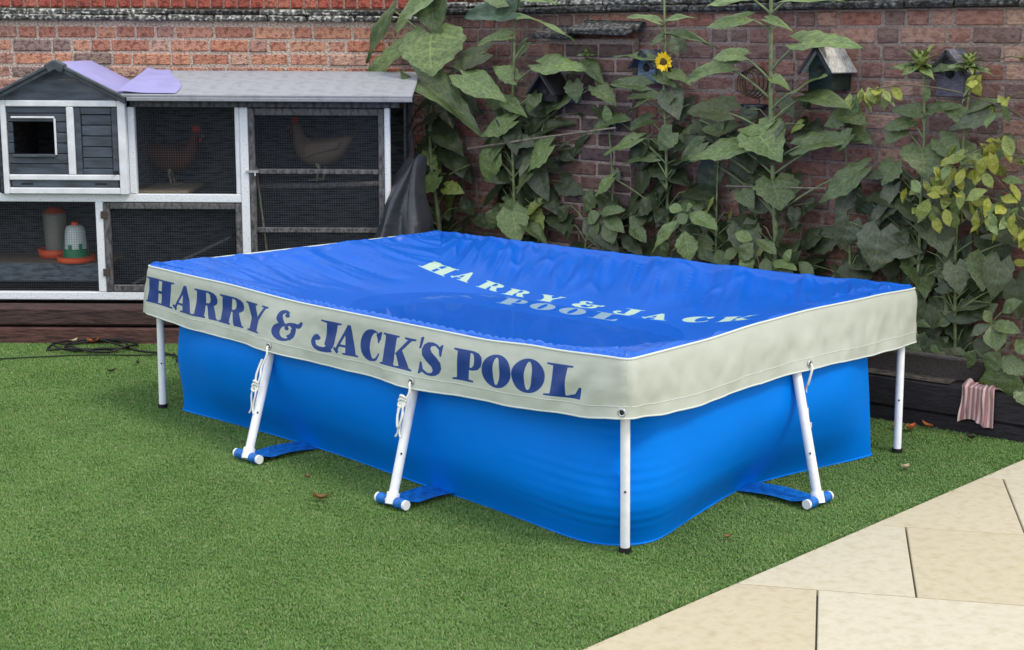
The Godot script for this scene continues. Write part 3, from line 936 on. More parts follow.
func hen_house() -> void:
	var base := Vector3(-1.7, 0.19, -7.95)
	var h := thing("hen_house", "grey and white timber hen house with wire mesh runs", "hen house", base)
	# limits below are in world metres, turned into the thing's axes by sl()
	var sl := func(called: String, m: Material, x0: float, x1: float, y0: float, y1: float, z0: float, z1: float, bevel := 0.004, parent: Node3D = h) -> MeshInstance3D:
		return slab(parent, called, m, x0 - base.x, x1 - base.x, y0 - base.y, y1 - base.y, z0 - base.z, z1 - base.z, bevel)
	var zf := -7.95      # front of the frame
	var zb := -8.52
	var w: Material = M.white_paint
	# frame
	sl.call("bottom_rail", w, -3.05, -1.401, 0.214, 0.257, zf - 0.045, zf)
	sl.call("middle_rail", w, -3.05, -1.445, 0.743, 0.787, zf - 0.045, zf)
	sl.call("top_rail", M.grey_frame, -2.02, -0.60, 1.246, 1.292, zf - 0.045, zf - 0.004)
	sl.call("post", w, -2.225, -2.184, 0.257, 0.743, zf - 0.044, zf + 0.001)
	sl.call("post", w, -2.036, -1.998, 0.787, 1.246, zf - 0.044, zf + 0.001)
	sl.call("post", w, -1.444, -1.400, 0.214, 1.246, zf - 0.046, zf + 0.003)
	sl.call("post", M.white_clean, -1.470, -1.4445, 0.787, 1.246, zf - 0.044, zf - 0.004)
	sl.call("post", w, -0.680, -0.650, 0.195, 1.246, zf - 0.045, zf)
	sl.call("post", M.grey_frame, -0.60, -0.56, 0.195, 1.30, zb, zb + 0.04)
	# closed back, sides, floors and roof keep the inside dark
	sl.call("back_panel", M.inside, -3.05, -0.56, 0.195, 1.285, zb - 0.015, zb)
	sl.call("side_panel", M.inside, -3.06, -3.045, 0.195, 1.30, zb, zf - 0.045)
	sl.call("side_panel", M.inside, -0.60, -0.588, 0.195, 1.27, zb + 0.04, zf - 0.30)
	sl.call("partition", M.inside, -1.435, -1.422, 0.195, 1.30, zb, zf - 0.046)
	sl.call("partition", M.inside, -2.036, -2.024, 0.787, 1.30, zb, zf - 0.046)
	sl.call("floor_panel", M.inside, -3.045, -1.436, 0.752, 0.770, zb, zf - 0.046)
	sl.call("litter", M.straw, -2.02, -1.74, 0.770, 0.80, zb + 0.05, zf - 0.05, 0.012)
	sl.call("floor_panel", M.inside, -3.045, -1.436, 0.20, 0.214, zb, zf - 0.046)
	# grey tray with litter that shows through the lower mesh
	sl.call("tray", M.tray, -3.03, -2.23, 0.285, 0.385, zf - 0.20, zf - 0.185)
	sl.call("litter", M.straw, -3.03, -2.23, 0.36, 0.385, zb, zf - 0.2005, 0.01)
	# lower door: grey frame with hinges
	for q in [[-2.182, -2.148, 0.262, 0.738], [-1.478, -1.446, 0.262, 0.738]]:
		sl.call("door_stile", M.grey_frame, q[0], q[1], q[2], q[3], zf - 0.03, zf + 0.004)
	for q in [[0.262, 0.296], [0.706, 0.738]]:
		sl.call("door_rail", M.grey_frame, -2.147, -1.479, q[0], q[1], zf - 0.03, zf + 0.003)
	for y in [0.345, 0.655]:
		sl.call("hinge", M.rust, -2.196, -2.160, y, y + 0.04, zf + 0.0045, zf + 0.009, 0.002)
	# run door on the right
	for q in [[-1.398, -1.366], [-0.712, -0.682]]:
		sl.call("door_stile", M.grey_frame, q[0], q[1], 0.21, 1.242, zf - 0.03, zf + 0.002)
	for q in [[1.205, 1.242], [0.896, 0.922], [0.583, 0.611], [0.21, 0.25]]:
		sl.call("door_rail", M.grey_frame, -1.365, -0.713, q[0], q[1], zf - 0.03, zf)
	var bolt: MeshInstance3D = sl.call("door_bolt", M.metal, -1.415, -1.345, 0.902, 0.916, zf + 0.0035, zf + 0.014, 0.003)
	part("bolt_knob", tube_mesh([Vector3(0.015, -0.004, 0.004), Vector3(0.015, -0.022, 0.008)], 0.0045, 8), M.metal, bolt)
	wire_panel(h, -3.04 - base.x, -2.226 - base.x, 0.258 - base.y, 0.742 - base.y, -0.024)
	wire_panel(h, -2.148 - base.x, -1.479 - base.x, 0.297 - base.y, 0.705 - base.y, -0.016)
	wire_panel(h, -1.998 - base.x, -1.471 - base.x, 0.788 - base.y, 1.245 - base.y, -0.028)
	wire_panel(h, -1.366 - base.x, -0.713 - base.x, 0.251 - base.y, 1.204 - base.y, -0.018)
	# perch and props inside the run
	part("perch", tube_mesh([Vector3(-1.421, 0.80, -8.25) - base, Vector3(-0.60, 0.82, -8.25) - base], 0.018, 8), M.grey_frame, h)
	part("prop", tube_mesh([Vector3(-1.37, 0.93, -8.0) - base, Vector3(-1.30, 0.20, -8.02) - base], 0.006, 6), M.cane, h)
	# ramp leaning behind the lower door
	var ramp_st := tool()
	put_box(ramp_st, Vector3(0.62, 0.016, 0.2), 0.003, Transform3D(Basis(Vector3.BACK, 0.45), Vector3(-1.82, 0.40, -8.25) - base))
	part("ramp", done(ramp_st, false), M.grey_frame, h)
	# nest box front, proud of the frame
	var zn := zf + 0.045
	var c: Material = M.white_clean
	sl.call("side_panel", M.inside, -2.712, -2.692, 0.788, 1.285, zb, zf + 0.03)
	sl.call("nest_stile", c, -2.690, -2.662, 0.787, 1.279, zf + 0.001, zn)
	sl.call("nest_stile", c, -2.076, -2.034, 0.787, 1.279, zf + 0.001, zn)
	sl.call("nest_stile", c, -2.344, -2.306, 0.892, 1.246, zf + 0.001, zn - 0.002)
	sl.call("nest_rail", c, -2.661, -2.077, 1.247, 1.279, zf + 0.001, zn - 0.001)
	sl.call("nest_rail", c, -2.661, -2.077, 0.862, 0.891, zf + 0.001, zn - 0.001)
	sl.call("nest_rail", c, -2.661, -2.077, 0.789, 0.822, zf + 0.001, zn - 0.001)
	var drawer: MeshInstance3D = sl.call("drawer_front", M.grey_board, -2.650, -2.086, 0.823, 0.861, zf + 0.002, zn - 0.008)
	for x in [-0.20, 0.19]:
		slab(drawer, "drawer_slot", M.black, x - 0.032, x + 0.032, -0.005, 0.005, 0.0135, 0.0185, 0.001)
	# boards round the window opening
	var boards := [[0.893, 0.945], [0.948, 0.998], [1.001, 1.055], [1.058, 1.110], [1.113, 1.165], [1.168, 1.210], [1.213, 1.245]]
	var wx0 := -2.632
	var wx1 := -2.412
	var k := 0
	for b in boards:
		var m: Material = M.grey_board if k % 2 else M.grey_board_b
		k += 1
		if b[0] > 0.99 and b[1] < 1.20:
			sl.call("board", m, -2.660, wx0, b[0], b[1], zf + 0.012, zn - 0.014, 0.003)
			sl.call("board", m, wx1, -2.345, b[0], b[1], zf + 0.012, zn - 0.014, 0.003)
		else:
			sl.call("board", m, -2.660, -2.345, b[0], b[1], zf + 0.012, zn - 0.014, 0.003)
	sl.call("window_trim", c, wx0 - 0.004, wx1 + 0.004, 1.186, 1.196, zn - 0.013, zn - 0.004, 0.002)
	sl.call("window_trim", c, wx1, wx1 + 0.010, 0.995, 1.185, zn - 0.013, zn - 0.004, 0.002)
	sl.call("window_sill", M.grey_trim, wx0, wx1 + 0.004, 0.984, 0.994, zn - 0.013, zn + 0.004, 0.002)
	# nest door with a frame and inset boards
	for q in [[-2.304, -2.272], [-2.110, -2.078]]:
		sl.call("nest_door_stile", M.grey_board_b, q[0], q[1], 0.894, 1.244, zf + 0.012, zn - 0.010, 0.003)
	for q in [[1.208, 1.244], [0.894, 0.922]]:
		sl.call("nest_door_rail", M.grey_board, -2.271, -2.111, q[0], q[1], zf + 0.012, zn - 0.011, 0.003)
	for i in 5:
		sl.call("board", M.grey_board if i % 2 else M.grey_board_b, -2.271, -2.111, 0.924 + i * 0.0568, 0.978 + i * 0.0568, zf + 0.008, zn - 0.018, 0.004)
	part("door_knob", tube_mesh([Vector3(-2.094, 0.905, zn - 0.012) - base, Vector3(-2.094, 0.905, zn + 0.016) - base], 0.008, 10), M.black, h)
	# gable boards, cut to the slope
	var apex := Vector2(-2.372, 1.455)
	var gl := Vector2(-2.72, 1.279)
	var gr := Vector2(-2.03, 1.279)
	var gy := [1.281, 1.3195, 1.3202, 1.3865, 1.3872, 1.449]
	for i in 3:
		var y0: float = gy[2 * i]
		var y1: float = gy[2 * i + 1]
		var q := []
		for y in [y0, y1]:
			var t: float = (y - 1.279) / (apex.y - 1.279)
			q.append(lerpf(gl.x, apex.x, t))
			q.append(lerpf(gr.x, apex.x, t))
		var st := tool()
		var f := [Vector3(q[0], y0, 0), Vector3(q[1], y0, 0), Vector3(q[3], y1, 0), Vector3(q[2], y1, 0)]
		var mid := Vector3(apex.x, (y0 + y1) / 2.0, zn - 0.024) - base
		var fr := []
		var bk := []
		for p in f:
			fr.append(p + Vector3(0, 0, zn - 0.016 - 0.002 * i) - base)
			bk.append(p + Vector3(0, 0, zn - 0.032) - base)
		quad_out(st, fr[0], fr[1], fr[2], fr[3], mid)
		quad_out(st, bk[0], bk[1], bk[2], bk[3], mid)
		for e in 4:
			quad_out(st, fr[e], fr[(e + 1) % 4], bk[(e + 1) % 4], bk[e], mid)
		part("gable_board", done(st, false), M.grey_board if i % 2 else M.grey_board_b, h)
	# roofs
	var ridge := Vector3(-2.378, 1.478, 0)
	for s in [-1, 1]:
		var foot := Vector3(-2.378 + s * 0.375, 1.290, 0)
		var dir: Vector3 = (foot - ridge).normalized()
		var up := Vector3(-dir.y * s, dir.x * s, 0).normalized()
		var b := Basis(dir, up, dir.cross(up))
		var lng: float = ridge.distance_to(foot)
		var m0: Vector3 = (ridge + foot) / 2.0 - base
		part("gable_roof", box_mesh(Vector3(lng, 0.014, 0.62), 0.004), M.lilac_felt, h, Transform3D(b, m0 + Vector3(0, 0, -8.23) - up * 0.004))
		part("barge_board", box_mesh(Vector3(lng - 0.02, 0.036, 0.022), 0.004), M.grey_trim, h, Transform3D(b, m0 + Vector3(0, 0, zn + 0.018) - up * 0.016))
		part("barge_board", box_mesh(Vector3(lng - 0.03, 0.016, 0.012), 0.003), M.grey_trim, h, Transform3D(b, m0 + Vector3(0, 0, zn + 0.036) - up * 0.004))
		part("ridge_cap", box_mesh(Vector3(0.062, 0.05, 0.05), 0.006), M.grey_trim, h, Transform3D(b, ridge - base + dir * 0.026 + Vector3(0, 0, zn + 0.022) - up * 0.012))
	# main roof sloping up to the back, with a light front edge
	var ra := Vector3(0, 1.306, zf + 0.085)
	var rb := Vector3(0, 1.418, -8.56)
	var slope := (ra - rb).normalized()
	var rup := slope.cross(Vector3.RIGHT)
	if rup.y < 0: rup = -rup
	var rbasis := Basis(Vector3.RIGHT, rup, Vector3.RIGHT.cross(rup))
	var x0 := -2.05
	var x1 := -0.525
	part("main_roof", box_mesh(Vector3(x1 - x0, 0.016, ra.distance_to(rb)), 0.004), M.roof_felt, h, Transform3D(rbasis, (ra + rb) / 2.0 + Vector3((x0 + x1) / 2.0, 0, 0) - base))
	sl.call("roof_edge", M.roof_felt, -2.012, x1, 1.280, 1.300, zf + 0.078, zf + 0.090, 0.003)
	sl.call("fascia", M.grey_frame, -2.02, -0.56, 1.2935, 1.2975, zf - 0.04, zf + 0.076)
	# lilac flap of felt lapped from the gable over the main roof
	var flap := sheet(14, 10, func(u, v):
		var z: float = lerpf(ra.z - 0.012, rb.z + 0.01, v)
		var xa: float = -2.06
		var xb: float = lerpf(-1.76, -1.90, v) + 0.03 * sin(v * 5.0)
		var x: float = lerpf(xa, xb, u)
		var y: float = lerpf(ra.y, rb.y, (ra.z - z) / (ra.z - rb.z)) + 0.013 + 0.012 * pow(1.0 - u, 3.0) + 0.0015 * sin(u * 9.0 + v * 7.0) * (1.0 - u)
		return Vector3(x, y, z) - base)
	part("felt_flap", flap, M.lilac_felt, h)
	drinker(Vector3(-2.412, 0.386, -8.20))
	feeder(Vector3(-2.575, 0.386, -8.38))
	hen("hen", "brown hen standing in the upper compartment of the hen house", Vector3(-1.90, 0.80, -8.36), 0.0, Color(0.33, 0.20, 0.15), 0.95)
	hen("hen", "buff hen standing on the perch in the right hand run", Vector3(-1.06, 0.838, -8.25), PI * 0.9, Color(0.45, 0.39, 0.34), 1.0)
	black_sheet()

func drinker(at: Vector3) -> void:
	var o := thing("poultry_drinker", "white poultry drinker with orange base and green collar", "drinker", at)
	part("base", lathe([Vector2(0, 0.03), Vector2(0.10, 0.03), Vector2(0.103, 0.034), Vector2(0.103, 0.002), Vector2(0.095, 0), Vector2(0, 0)], 20), M.orange, o)
	part("tank", lathe([Vector2(0, 0.205), Vector2(0.03, 0.204), Vector2(0.048, 0.195), Vector2(0.054, 0.17), Vector2(0.066, 0.03)], 20), M.milky, o)
	part("cap", lathe([Vector2(0, 0.222), Vector2(0.018, 0.22), Vector2(0.02, 0.204)], 12), M.orange, o)
	var st := tool()
	put_tube(st, [Vector3(0, 0.03, 0), Vector3(0, 0.075, 0)], [0.070, 0.066], 20, false)
	for k in 7:
		var w := TAU * k / 7.0
		part("collar_prong", box_mesh(Vector3(0.02, 0.03 + 0.012 * (k % 2), 0.004), 0.002), M.green_plastic, o, Transform3D(Basis(Vector3.UP, -w + PI / 2), Vector3(cos(w) * 0.0655, 0.085, sin(w) * 0.0655)))
	part("collar", done(st), M.green_plastic, o)

func feeder(at: Vector3) -> void:
	var o := thing("poultry_feeder", "grey poultry feeder with an orange tray behind the drinker", "feeder", at)
	part("base", lathe([Vector2(0, 0.02), Vector2(0.07, 0.02), Vector2(0.098, 0.05), Vector2(0.103, 0.05), Vector2(0.095, 0.004), Vector2(0, 0)], 20), M.orange, o)
	part("hopper", lathe([Vector2(0, 0.255), Vector2(0.062, 0.25), Vector2(0.066, 0.24), Vector2(0.058, 0.022)], 20), M.grey_plastic, o)
	part("lid", lathe([Vector2(0, 0.285), Vector2(0.03, 0.28), Vector2(0.068, 0.252)], 20), M.orange, o)

func hen(called: String, label: String, at: Vector3, turn: float, c: Color, size: float) -> void:
	var o := thing(called, label, "hen", at)
	o.rotation.y = turn
	o.scale = Vector3.ONE * size
	var feather := mat(c, 0.8, M.v_fine, Vector3.ONE * 12.0)
	# one skin from the tail over the back to the head; rings stand across the spine
	var spine := [Vector3(-0.19, 0.24, 0), Vector3(-0.15, 0.215, 0), Vector3(-0.10, 0.18, 0), Vector3(-0.03, 0.155, 0), Vector3(0.05, 0.155, 0), Vector3(0.10, 0.185, 0), Vector3(0.125, 0.23, 0), Vector3(0.132, 0.265, 0), Vector3(0.148, 0.29, 0), Vector3(0.168, 0.288, 0), Vector3(0.180, 0.282, 0)]
	var rad := [0.012, 0.035, 0.062, 0.078, 0.076, 0.058, 0.036, 0.027, 0.026, 0.018, 0.006]
	var st := tool()
	var pts := smooth_path(spine, 3)
	var rr := []
	for i in pts.size():
		var t := float(i) / 3.0
		rr.append(lerpf(rad[int(t)], rad[mini(int(t) + 1, rad.size() - 1)], t - int(t)))
	put_tube(st, pts, rr, 14)
	part("body", done(st), feather, o)
	part("tail", sheet(6, 4, func(u, v): return Vector3(-0.15 - 0.11 * v - 0.02 * u, 0.20 + 0.12 * v + 0.05 * u * v, (u - 0.5) * 0.06 * (1.0 - 0.4 * v) + 0.01 * sin(u * 12.0))), feather, o)
	for s in [-1, 1]:
		part("wing", sheet(6, 6, func(u, v): return Vector3(0.05 - 0.19 * u, 0.20 - 0.075 * sin(PI * v * 0.5) * (1.0 - 0.5 * u) + 0.02 * u, s * (0.060 + 0.026 * sin(PI * (0.15 + 0.7 * v)) * (1.0 - u * u * 0.6)))), feather, o)
		var leg := tool()
		put_tube(leg, [Vector3(0.0, 0.11, s * 0.04), Vector3(-0.012, 0.065, s * 0.042), Vector3(0.004, 0.0, s * 0.042)], [0.016, 0.008, 0.006], 7)
		for a in [-0.5, 0.0, 0.5]:
			put_tube(leg, [Vector3(0.004, 0.004, s * 0.042), Vector3(0.004 + 0.045 * cos(a), 0.004, s * 0.042 + 0.045 * sin(a))], [0.005, 0.003], 5)
		part("leg", done(leg), M.cane, o)
	var red := mat(Color(0.66, 0.17, 0.14), 0.6)
	var comb := tool()
	put_box(comb, Vector3(0.045, 0.022, 0.006), 0.003, Transform3D(Basis(), Vector3(0.150, 0.322, 0)))
	for k in 4:
		put_box(comb, Vector3(0.008, 0.016, 0.005), 0.002, Transform3D(Basis(), Vector3(0.134 + k * 0.011, 0.336, 0)))
	part("comb", done(comb, false), red, o)
	part("wattle", lathe([Vector2(0, 0.0), Vector2(0.008, 0.008), Vector2(0.006, 0.026), Vector2(0, 0.03)], 8), red, o, Transform3D(Basis(), Vector3(0.170, 0.246, 0)))
	part("beak", tube_mesh([Vector3(0.172, 0.286, 0), Vector3(0.186, 0.284, 0), Vector3(0.198, 0.276, 0)], [0.009, 0.006, 0.001], 7), M.cane, o)

func black_sheet() -> void:
	# stiff dark plastic hung over the end of the run and spreading to the bed
	var o := thing("plastic_sheet", "dark grey plastic sheet draped over the right end of the hen house", "plastic sheet", Vector3(-0.60, 0.19, -8.05))
	var n := FastNoiseLite.new()
	n.seed = 14
	n.frequency = 0.6
	n.fractal_octaves = 1
	var f := func(u: float, v: float) -> Vector3:
		var y := lerpf(0.80, 0.0, v)
		var xl := lerpf(0.05, -0.36, pow(v, 0.85))
		var xr := lerpf(0.12, 0.19, v)
		var bulge := sin(PI * clampf(u, 0.0, 1.0))
		var fold := n.get_noise_2d(u * 5.0 + 0.6 * v, v * 0.7) * 0.10 + n.get_noise_2d(u * 12.0 - v, v * 1.5 + 9.0) * 0.018
		var z := lerpf(0.06, 0.17, v) + bulge * lerpf(0.02, 0.12, v) + fold * v * 1.2 - 0.22 * pow(absf(u * 2.0 - 1.0), 3.0) * (0.3 + 0.7 * v)
		return Vector3(lerpf(xl, xr, u) + 0.04 * n.get_noise_2d(v * 3.0, u * 2.0 + 30.0), y - 0.05 * n.get_noise_2d(u * 3.0, 50.0) * (1.0 - v), z)
	part("drape", sheet(60, 40, f), M.black_sheet, o)

# ---------------------------------------------------------------- pool
# a runs 0..1 from the near corner to the left one, b from the near corner to the right one
func rim_xz(a: float, b: float, inset := 0.0, corner := 0.06) -> Vector2:
	var la := 2.70
	var lb := 1.87
	var ia := inset / la
	var ib := inset / lb
	a = lerpf(ia, 1.0 - ia, a)
	b = lerpf(ib, 1.0 - ib, b)
	# round the corners
	var da := minf(a, 1.0 - a) * la - inset
	var db := minf(b, 1.0 - b) * lb - inset
	if da < corner and db < corner:
		var v := Vector2(corner - da, corner - db)
		var k := maxf(v.x, v.y) / maxf(v.length(), 1e-6)
		v *= k
		var na := (corner - v.x + inset) / la
		var nb := (corner - v.y + inset) / lb
		a = na if a < 0.5 else 1.0 - na
		b = nb if b < 0.5 else 1.0 - nb
	return TN.lerp(TL, a).lerp(TR.lerp(TB, a), b)

func foot_xz(a: float, b: float) -> Vector2:
	return GN.lerp(GL, a).lerp(GR.lerp(GB, a), b)

func table(t: float, xs: Array, ys: Array) -> float:
	for i in xs.size() - 1:
		if t <= xs[i + 1]:
			var k: float = clampf((t - xs[i]) / (xs[i + 1] - xs[i]), 0, 1)
			k = k * k * (3.0 - 2.0 * k)
			return lerpf(ys[i], ys[i + 1], k)
	return ys[-1]

# height of the top hem along the four sides: the long tube sags a little
func hem_front(a: float) -> float:
	return table(1.0 - a, [0.0, 0.18, 0.42, 0.76, 0.87, 1.0], [0.633, 0.626, 0.609, 0.612, 0.626, 0.640])
func hem_right(b: float) -> float:
	return table(b, [0.0, 0.2, 0.4, 0.53, 0.8, 1.0], [0.640, 0.641, 0.653, 0.656, 0.647, 0.636])
func hem_height(a: float, b: float) -> float:
	var low := 0.635
	return (1.0 - b) * hem_front(a) + b * 0.636 + (1.0 - a) * hem_right(b) + a * lerpf(0.633, 0.636, b) - ((1.0 - b) * lerpf(0.640, 0.633, a) + b * lerpf(0.636, 0.636, a)) + (low - low)

func local(p: float, q: float, y := 0.0) -> Vector3:
	return POOL_O + A * p + D * q + Vector3(0, y, 0)

func v3(p: Vector2, y: float) -> Vector3:
	return Vector3(p.x, y, p.y)

func liner_point(t: float, v: float) -> Vector3:
	# t runs round the pool: 0 near, 1 left, 2 back, 3 right, 4 near; v from the rim (0) to the ground (1)
	var a := 0.0
	var b := 0.0
	var s := t - floorf(t)
	match int(floorf(t)) % 4:
		0:
			a = s
		1:
			a = 1.0
			b = s
		2:
			a = 1.0 - s
			b = 1.0
		3:
			b = 1.0 - s
	var near_corner := exp(-pow(minf(t, 4.0 - t) / 0.20, 2.0))
	var very_near := exp(-pow(minf(t, 4.0 - t) / 0.13, 2.0))
	# half sizes of the walls in metres along and across, with rounded corners
	var hp := 1.275
	var hq := 0.78
	var x := (a * 2.0 - 1.0) * hp
	var z := (b * 2.0 - 1.0) * hq
	var corner := 0.05 + 0.17 * near_corner
	var dx := hp - absf(x)
	var dz := hq - absf(z)
	if dx < corner and dz < corner:
		var w := Vector2(corner - dx, corner - dz)
		w *= maxf(w.x, w.y) / maxf(w.length(), 1e-6)
		x = signf(x) * (hp - corner + w.x)
		z = signf(z) * (hq - corner + w.y)
	# push each wall out or in along its own direction
	var belly := 0.058 * pow(sin(PI * v), 1.15)
	var out := belly * (1.0 - 0.35 * near_corner) - 0.02 * smoothstep(0.7, 1.0, v)
	var front := lerpf(out, 0.0, smoothstep(0.80, 1.0, a)) + 0.075 * near_corner * smoothstep(0.2, 0.8, v) - 0.055 * smoothstep(0.30, 0.65, a) * smoothstep(0.35, 1.0, v)
	var right := lerpf(out, 0.0, smoothstep(0.75, 1.0, b)) + 0.07 * near_corner * smoothstep(0.2, 0.8, v) - 0.085 * exp(-pow((b - 0.55) / 0.26, 2.0)) * smoothstep(0.35, 1.0, v)
	# fine horizontal creases where the wall bends round the near corner
	var crease := sin(v * 105.0 + 2.5 * sin(t * 9.0)) * (0.6 + 0.4 * sin(v * 23.0 + 1.0)) * 0.0019 * very_near * smoothstep(0.2, 0.4, v) * (1.0 - smoothstep(0.8, 0.95, v))
	front += crease
	right += crease
	var kz := clampf(-z / hq, -1, 1)
	var kx := clampf(-x / hp, -1, 1)
	# the back and left walls stand straight, drawn in a little under the rim
	var plain := -0.085 * (1.0 - v)
	z -= (front if kz > 0 else plain) * signf(kz) * smoothstep(0.55, 0.98, absf(kz))
	x -= (right if kx > 0 else plain) * signf(kx) * smoothstep(0.72, 0.99, absf(kx))
	# the sheet sags inside the frame, so the far walls end lower
	var top := lerpf(0.555, 0.46, maxf(smoothstep(0.80, 1.0, a), smoothstep(0.80, 1.0, b)))
	return local(0.015 + hp + x, 0.015 + hq + z, lerpf(top, 0.004, v))

func pool() -> void:
	var o := thing("frame_pool", "rectangular blue framed paddling pool with white legs on the lawn", "pool", local(1.3, 0.85))
	var base := o.position
	var nt := 240
	var liner := sheet(nt, 64, func(u, v): return liner_point(fmod(u * 4.0, 4.0) if u < 1.0 else 0.0, v) - base, null, true)
	part("liner", liner, M.liner, o)
	# seam skirt along the ground
	var seam := sheet(nt, 2, func(u, v):
		var t: float = fmod(u * 4.0, 4.0) if u < 1.0 else 0.0
		var p := liner_point(t, 1.0)
		var mid := v3((GN + GB) / 2.0, p.y)
		return p + (p - mid).normalized() * (0.005 * v + 0.002 * sin(t * 21.0) * v) + Vector3(0, 0.012 - 0.006 * v, 0) - base, null, true)
	part("bottom_seam", seam, M.liner, o)
	# rim tubes
	var corners := [[0.0, 0.0], [1.0, 0.0], [1.0, 1.0], [0.0, 1.0]]
	for i in 4:
		var c0: Array = corners[i]
		var c1: Array = corners[(i + 1) % 4]
		var pts := []
		for k in 13:
			var a := lerpf(c0[0], c1[0], k / 12.0)
			var b := lerpf(c0[1], c1[1], k / 12.0)
			pts.append(v3(rim_xz(a, b, 0.040, 0.001), hem_height(a, b) - 0.066) - base)
		part("rim_tube", tube_mesh(pts, 0.019, 10), M.leg, o)
	# corner legs
	var names_of := ["near", "left", "back", "right"]
	for i in 4:
		var a: float = corners[i][0]
		var b: float = corners[i][1]
		var top := v3(rim_xz(a, b, 0.045, 0.001), 0.58) - base
		var foot := v3(foot_xz(a, b), 0.012) - base
		var leg := part("leg", tube_mesh([top, top.lerp(foot, 0.5), foot], 0.0155, 14), M.leg, o)
		part("foot_cap", tube_mesh([foot + Vector3(0, 0.012, 0), foot + Vector3(0, -0.012, 0)], 0.021, 14), M.black, leg)
		var hole := top.lerp(foot, 0.66)
		part("lock_pin", tube_mesh([hole, hole + (EYE - base - hole).normalized() * 0.018], 0.004, 6), M.black, leg)
	# leaning side legs, each with a strap that runs under the pool
	prop_leg(o, base, local(1.799, 0.054, 0.57), local(1.674, -0.22, 0.03), A)
	prop_leg(o, base, local(0.937, 0.017, 0.57), local(0.855, -0.217, 0.03), A)
	prop_leg(o, base, local(0.011, 0.92, 0.57), local(-0.188, 0.827, 0.03), D)
	prop_leg(o, base, local(1.74, 1.64, 0.50), local(1.70, 1.90, 0.03), A)
	prop_leg(o, base, local(0.90, 1.68, 0.50), local(0.88, 1.92, 0.03), A)
	prop_leg(o, base, local(2.58, 0.83, 0.50), local(2.82, 0.85, 0.03), D)

func prop_leg(o: Node3D, base: Vector3, top: Vector3, foot: Vector3, side: Vector3) -> void:
	foot -= base
	top -= base
	var leg := part("leaning_leg", tube_mesh([top, top.lerp(foot, 0.5), foot], 0.0170, 14), M.leg, o)
	part("foot_sleeve", tube_mesh([top.lerp(foot, 0.95), foot + (foot - top).normalized() * 0.012], 0.023, 14), M.leg_cap, leg)
	var pin := top.lerp(foot, 0.72)
	part("lock_pin", tube_mesh([pin, pin + (EYE - base - pin).normalized() * 0.0205], 0.004, 6), M.black, leg)
	# foot roller: blue sleeves on a white tube with end caps
	part("foot_bar", tube_mesh([foot - side * 0.074, foot + side * 0.074], 0.013, 12), M.leg_cap, leg)
	for s in [-1, 1]:
		part("roller", tube_mesh([foot + side * s * 0.024, foot + side * s * 0.064], 0.0185, 14), M.strap, leg)
		part("end_cap", tube_mesh([foot + side * s * 0.064, foot + side * s * 0.075], 0.017, 14), M.leg_cap, leg)
	# strap from the roller to under the liner
	var inward := Vector3(-foot.x, 0, -foot.z)
	inward = D if absf(side.dot(A)) > 0.9 else A
	if inward.dot(-foot) < 0: inward = -inward
	var st := sheet(14, 6, func(u, v):
		var p: Vector3 = foot + side * (v - 0.5) * lerpf(0.135, 0.12, u) + inward * (u * 0.30)
		p.y = lerpf(0.040, 0.018, smoothstep(0.0, 0.25, u)) + 0.006 * sin(u * 3.4) + 0.004 * sin(v * 5.0 + u * 4.0)
		return p)
	part("strap", st, M.strap, leg)

# ---------------------------------------------------------------- printed cover
func cover_drop(a: float, b: float) -> float:
	var da := minf(a, 1.0 - a) * 2.70
	var db := minf(b, 1.0 - b) * 1.87
	var ta := clampf(da / 0.95, 0, 1)
	var tb := clampf(db / 0.93, 0, 1)
	return 0.23 * (1.0 - pow(1.0 - ta, 1.7)) * (1.0 - pow(1.0 - tb, 1.5))

var fold_noise: FastNoiseLite

func cover_point(a: float, b: float) -> Vector3:
	var xz := rim_xz(a, b, 0.004, 0.035)
	var da := minf(a, 1.0 - a) * 2.70
	var db := minf(b, 1.0 - b) * 1.87
	var edge := minf(da, db)
	var y := hem_height(a, b) - cover_drop(a, b)
	# pleats fall from the hems and die out towards the water
	var along := a * 2.70 if db < da else b * 1.87
	var slant := along + edge * (0.55 if db < da else -0.4)
	var pleat := fold_noise.get_noise_2d(slant * 5.5, edge * 0.9) * 0.015 + fold_noise.get_noise_2d(slant * 16.0 + 40.0, edge * 2.2) * 0.009
	# sharp creases
	pleat += 0.010 * pow(1.0 - absf(fold_noise.get_noise_2d(slant * 4.0 + 11.0, edge * 1.6 + 5.0)), 10.0) - 0.002
	var big := fold_noise.get_noise_2d(slant * 2.0 + 90.0, edge * 1.2) * 0.014
	y += (pleat + big) * smoothstep(0.0, 0.05, edge) * (1.0 - smoothstep(0.22, 0.50, edge))
	# gathered seam just inside the front hem
	if b < 0.5:
		y += 0.004 * (0.5 + 0.5 * sin(a * 2.7 * 190.0 + 5.0 * fold_noise.get_noise_2d(a * 9.0, 7.0))) * exp(-pow((db - 0.02) / 0.014, 2.0))
	y += 0.012 * exp(-pow((edge - 0.022) / 0.016, 2.0))
	return v3(xz, y)

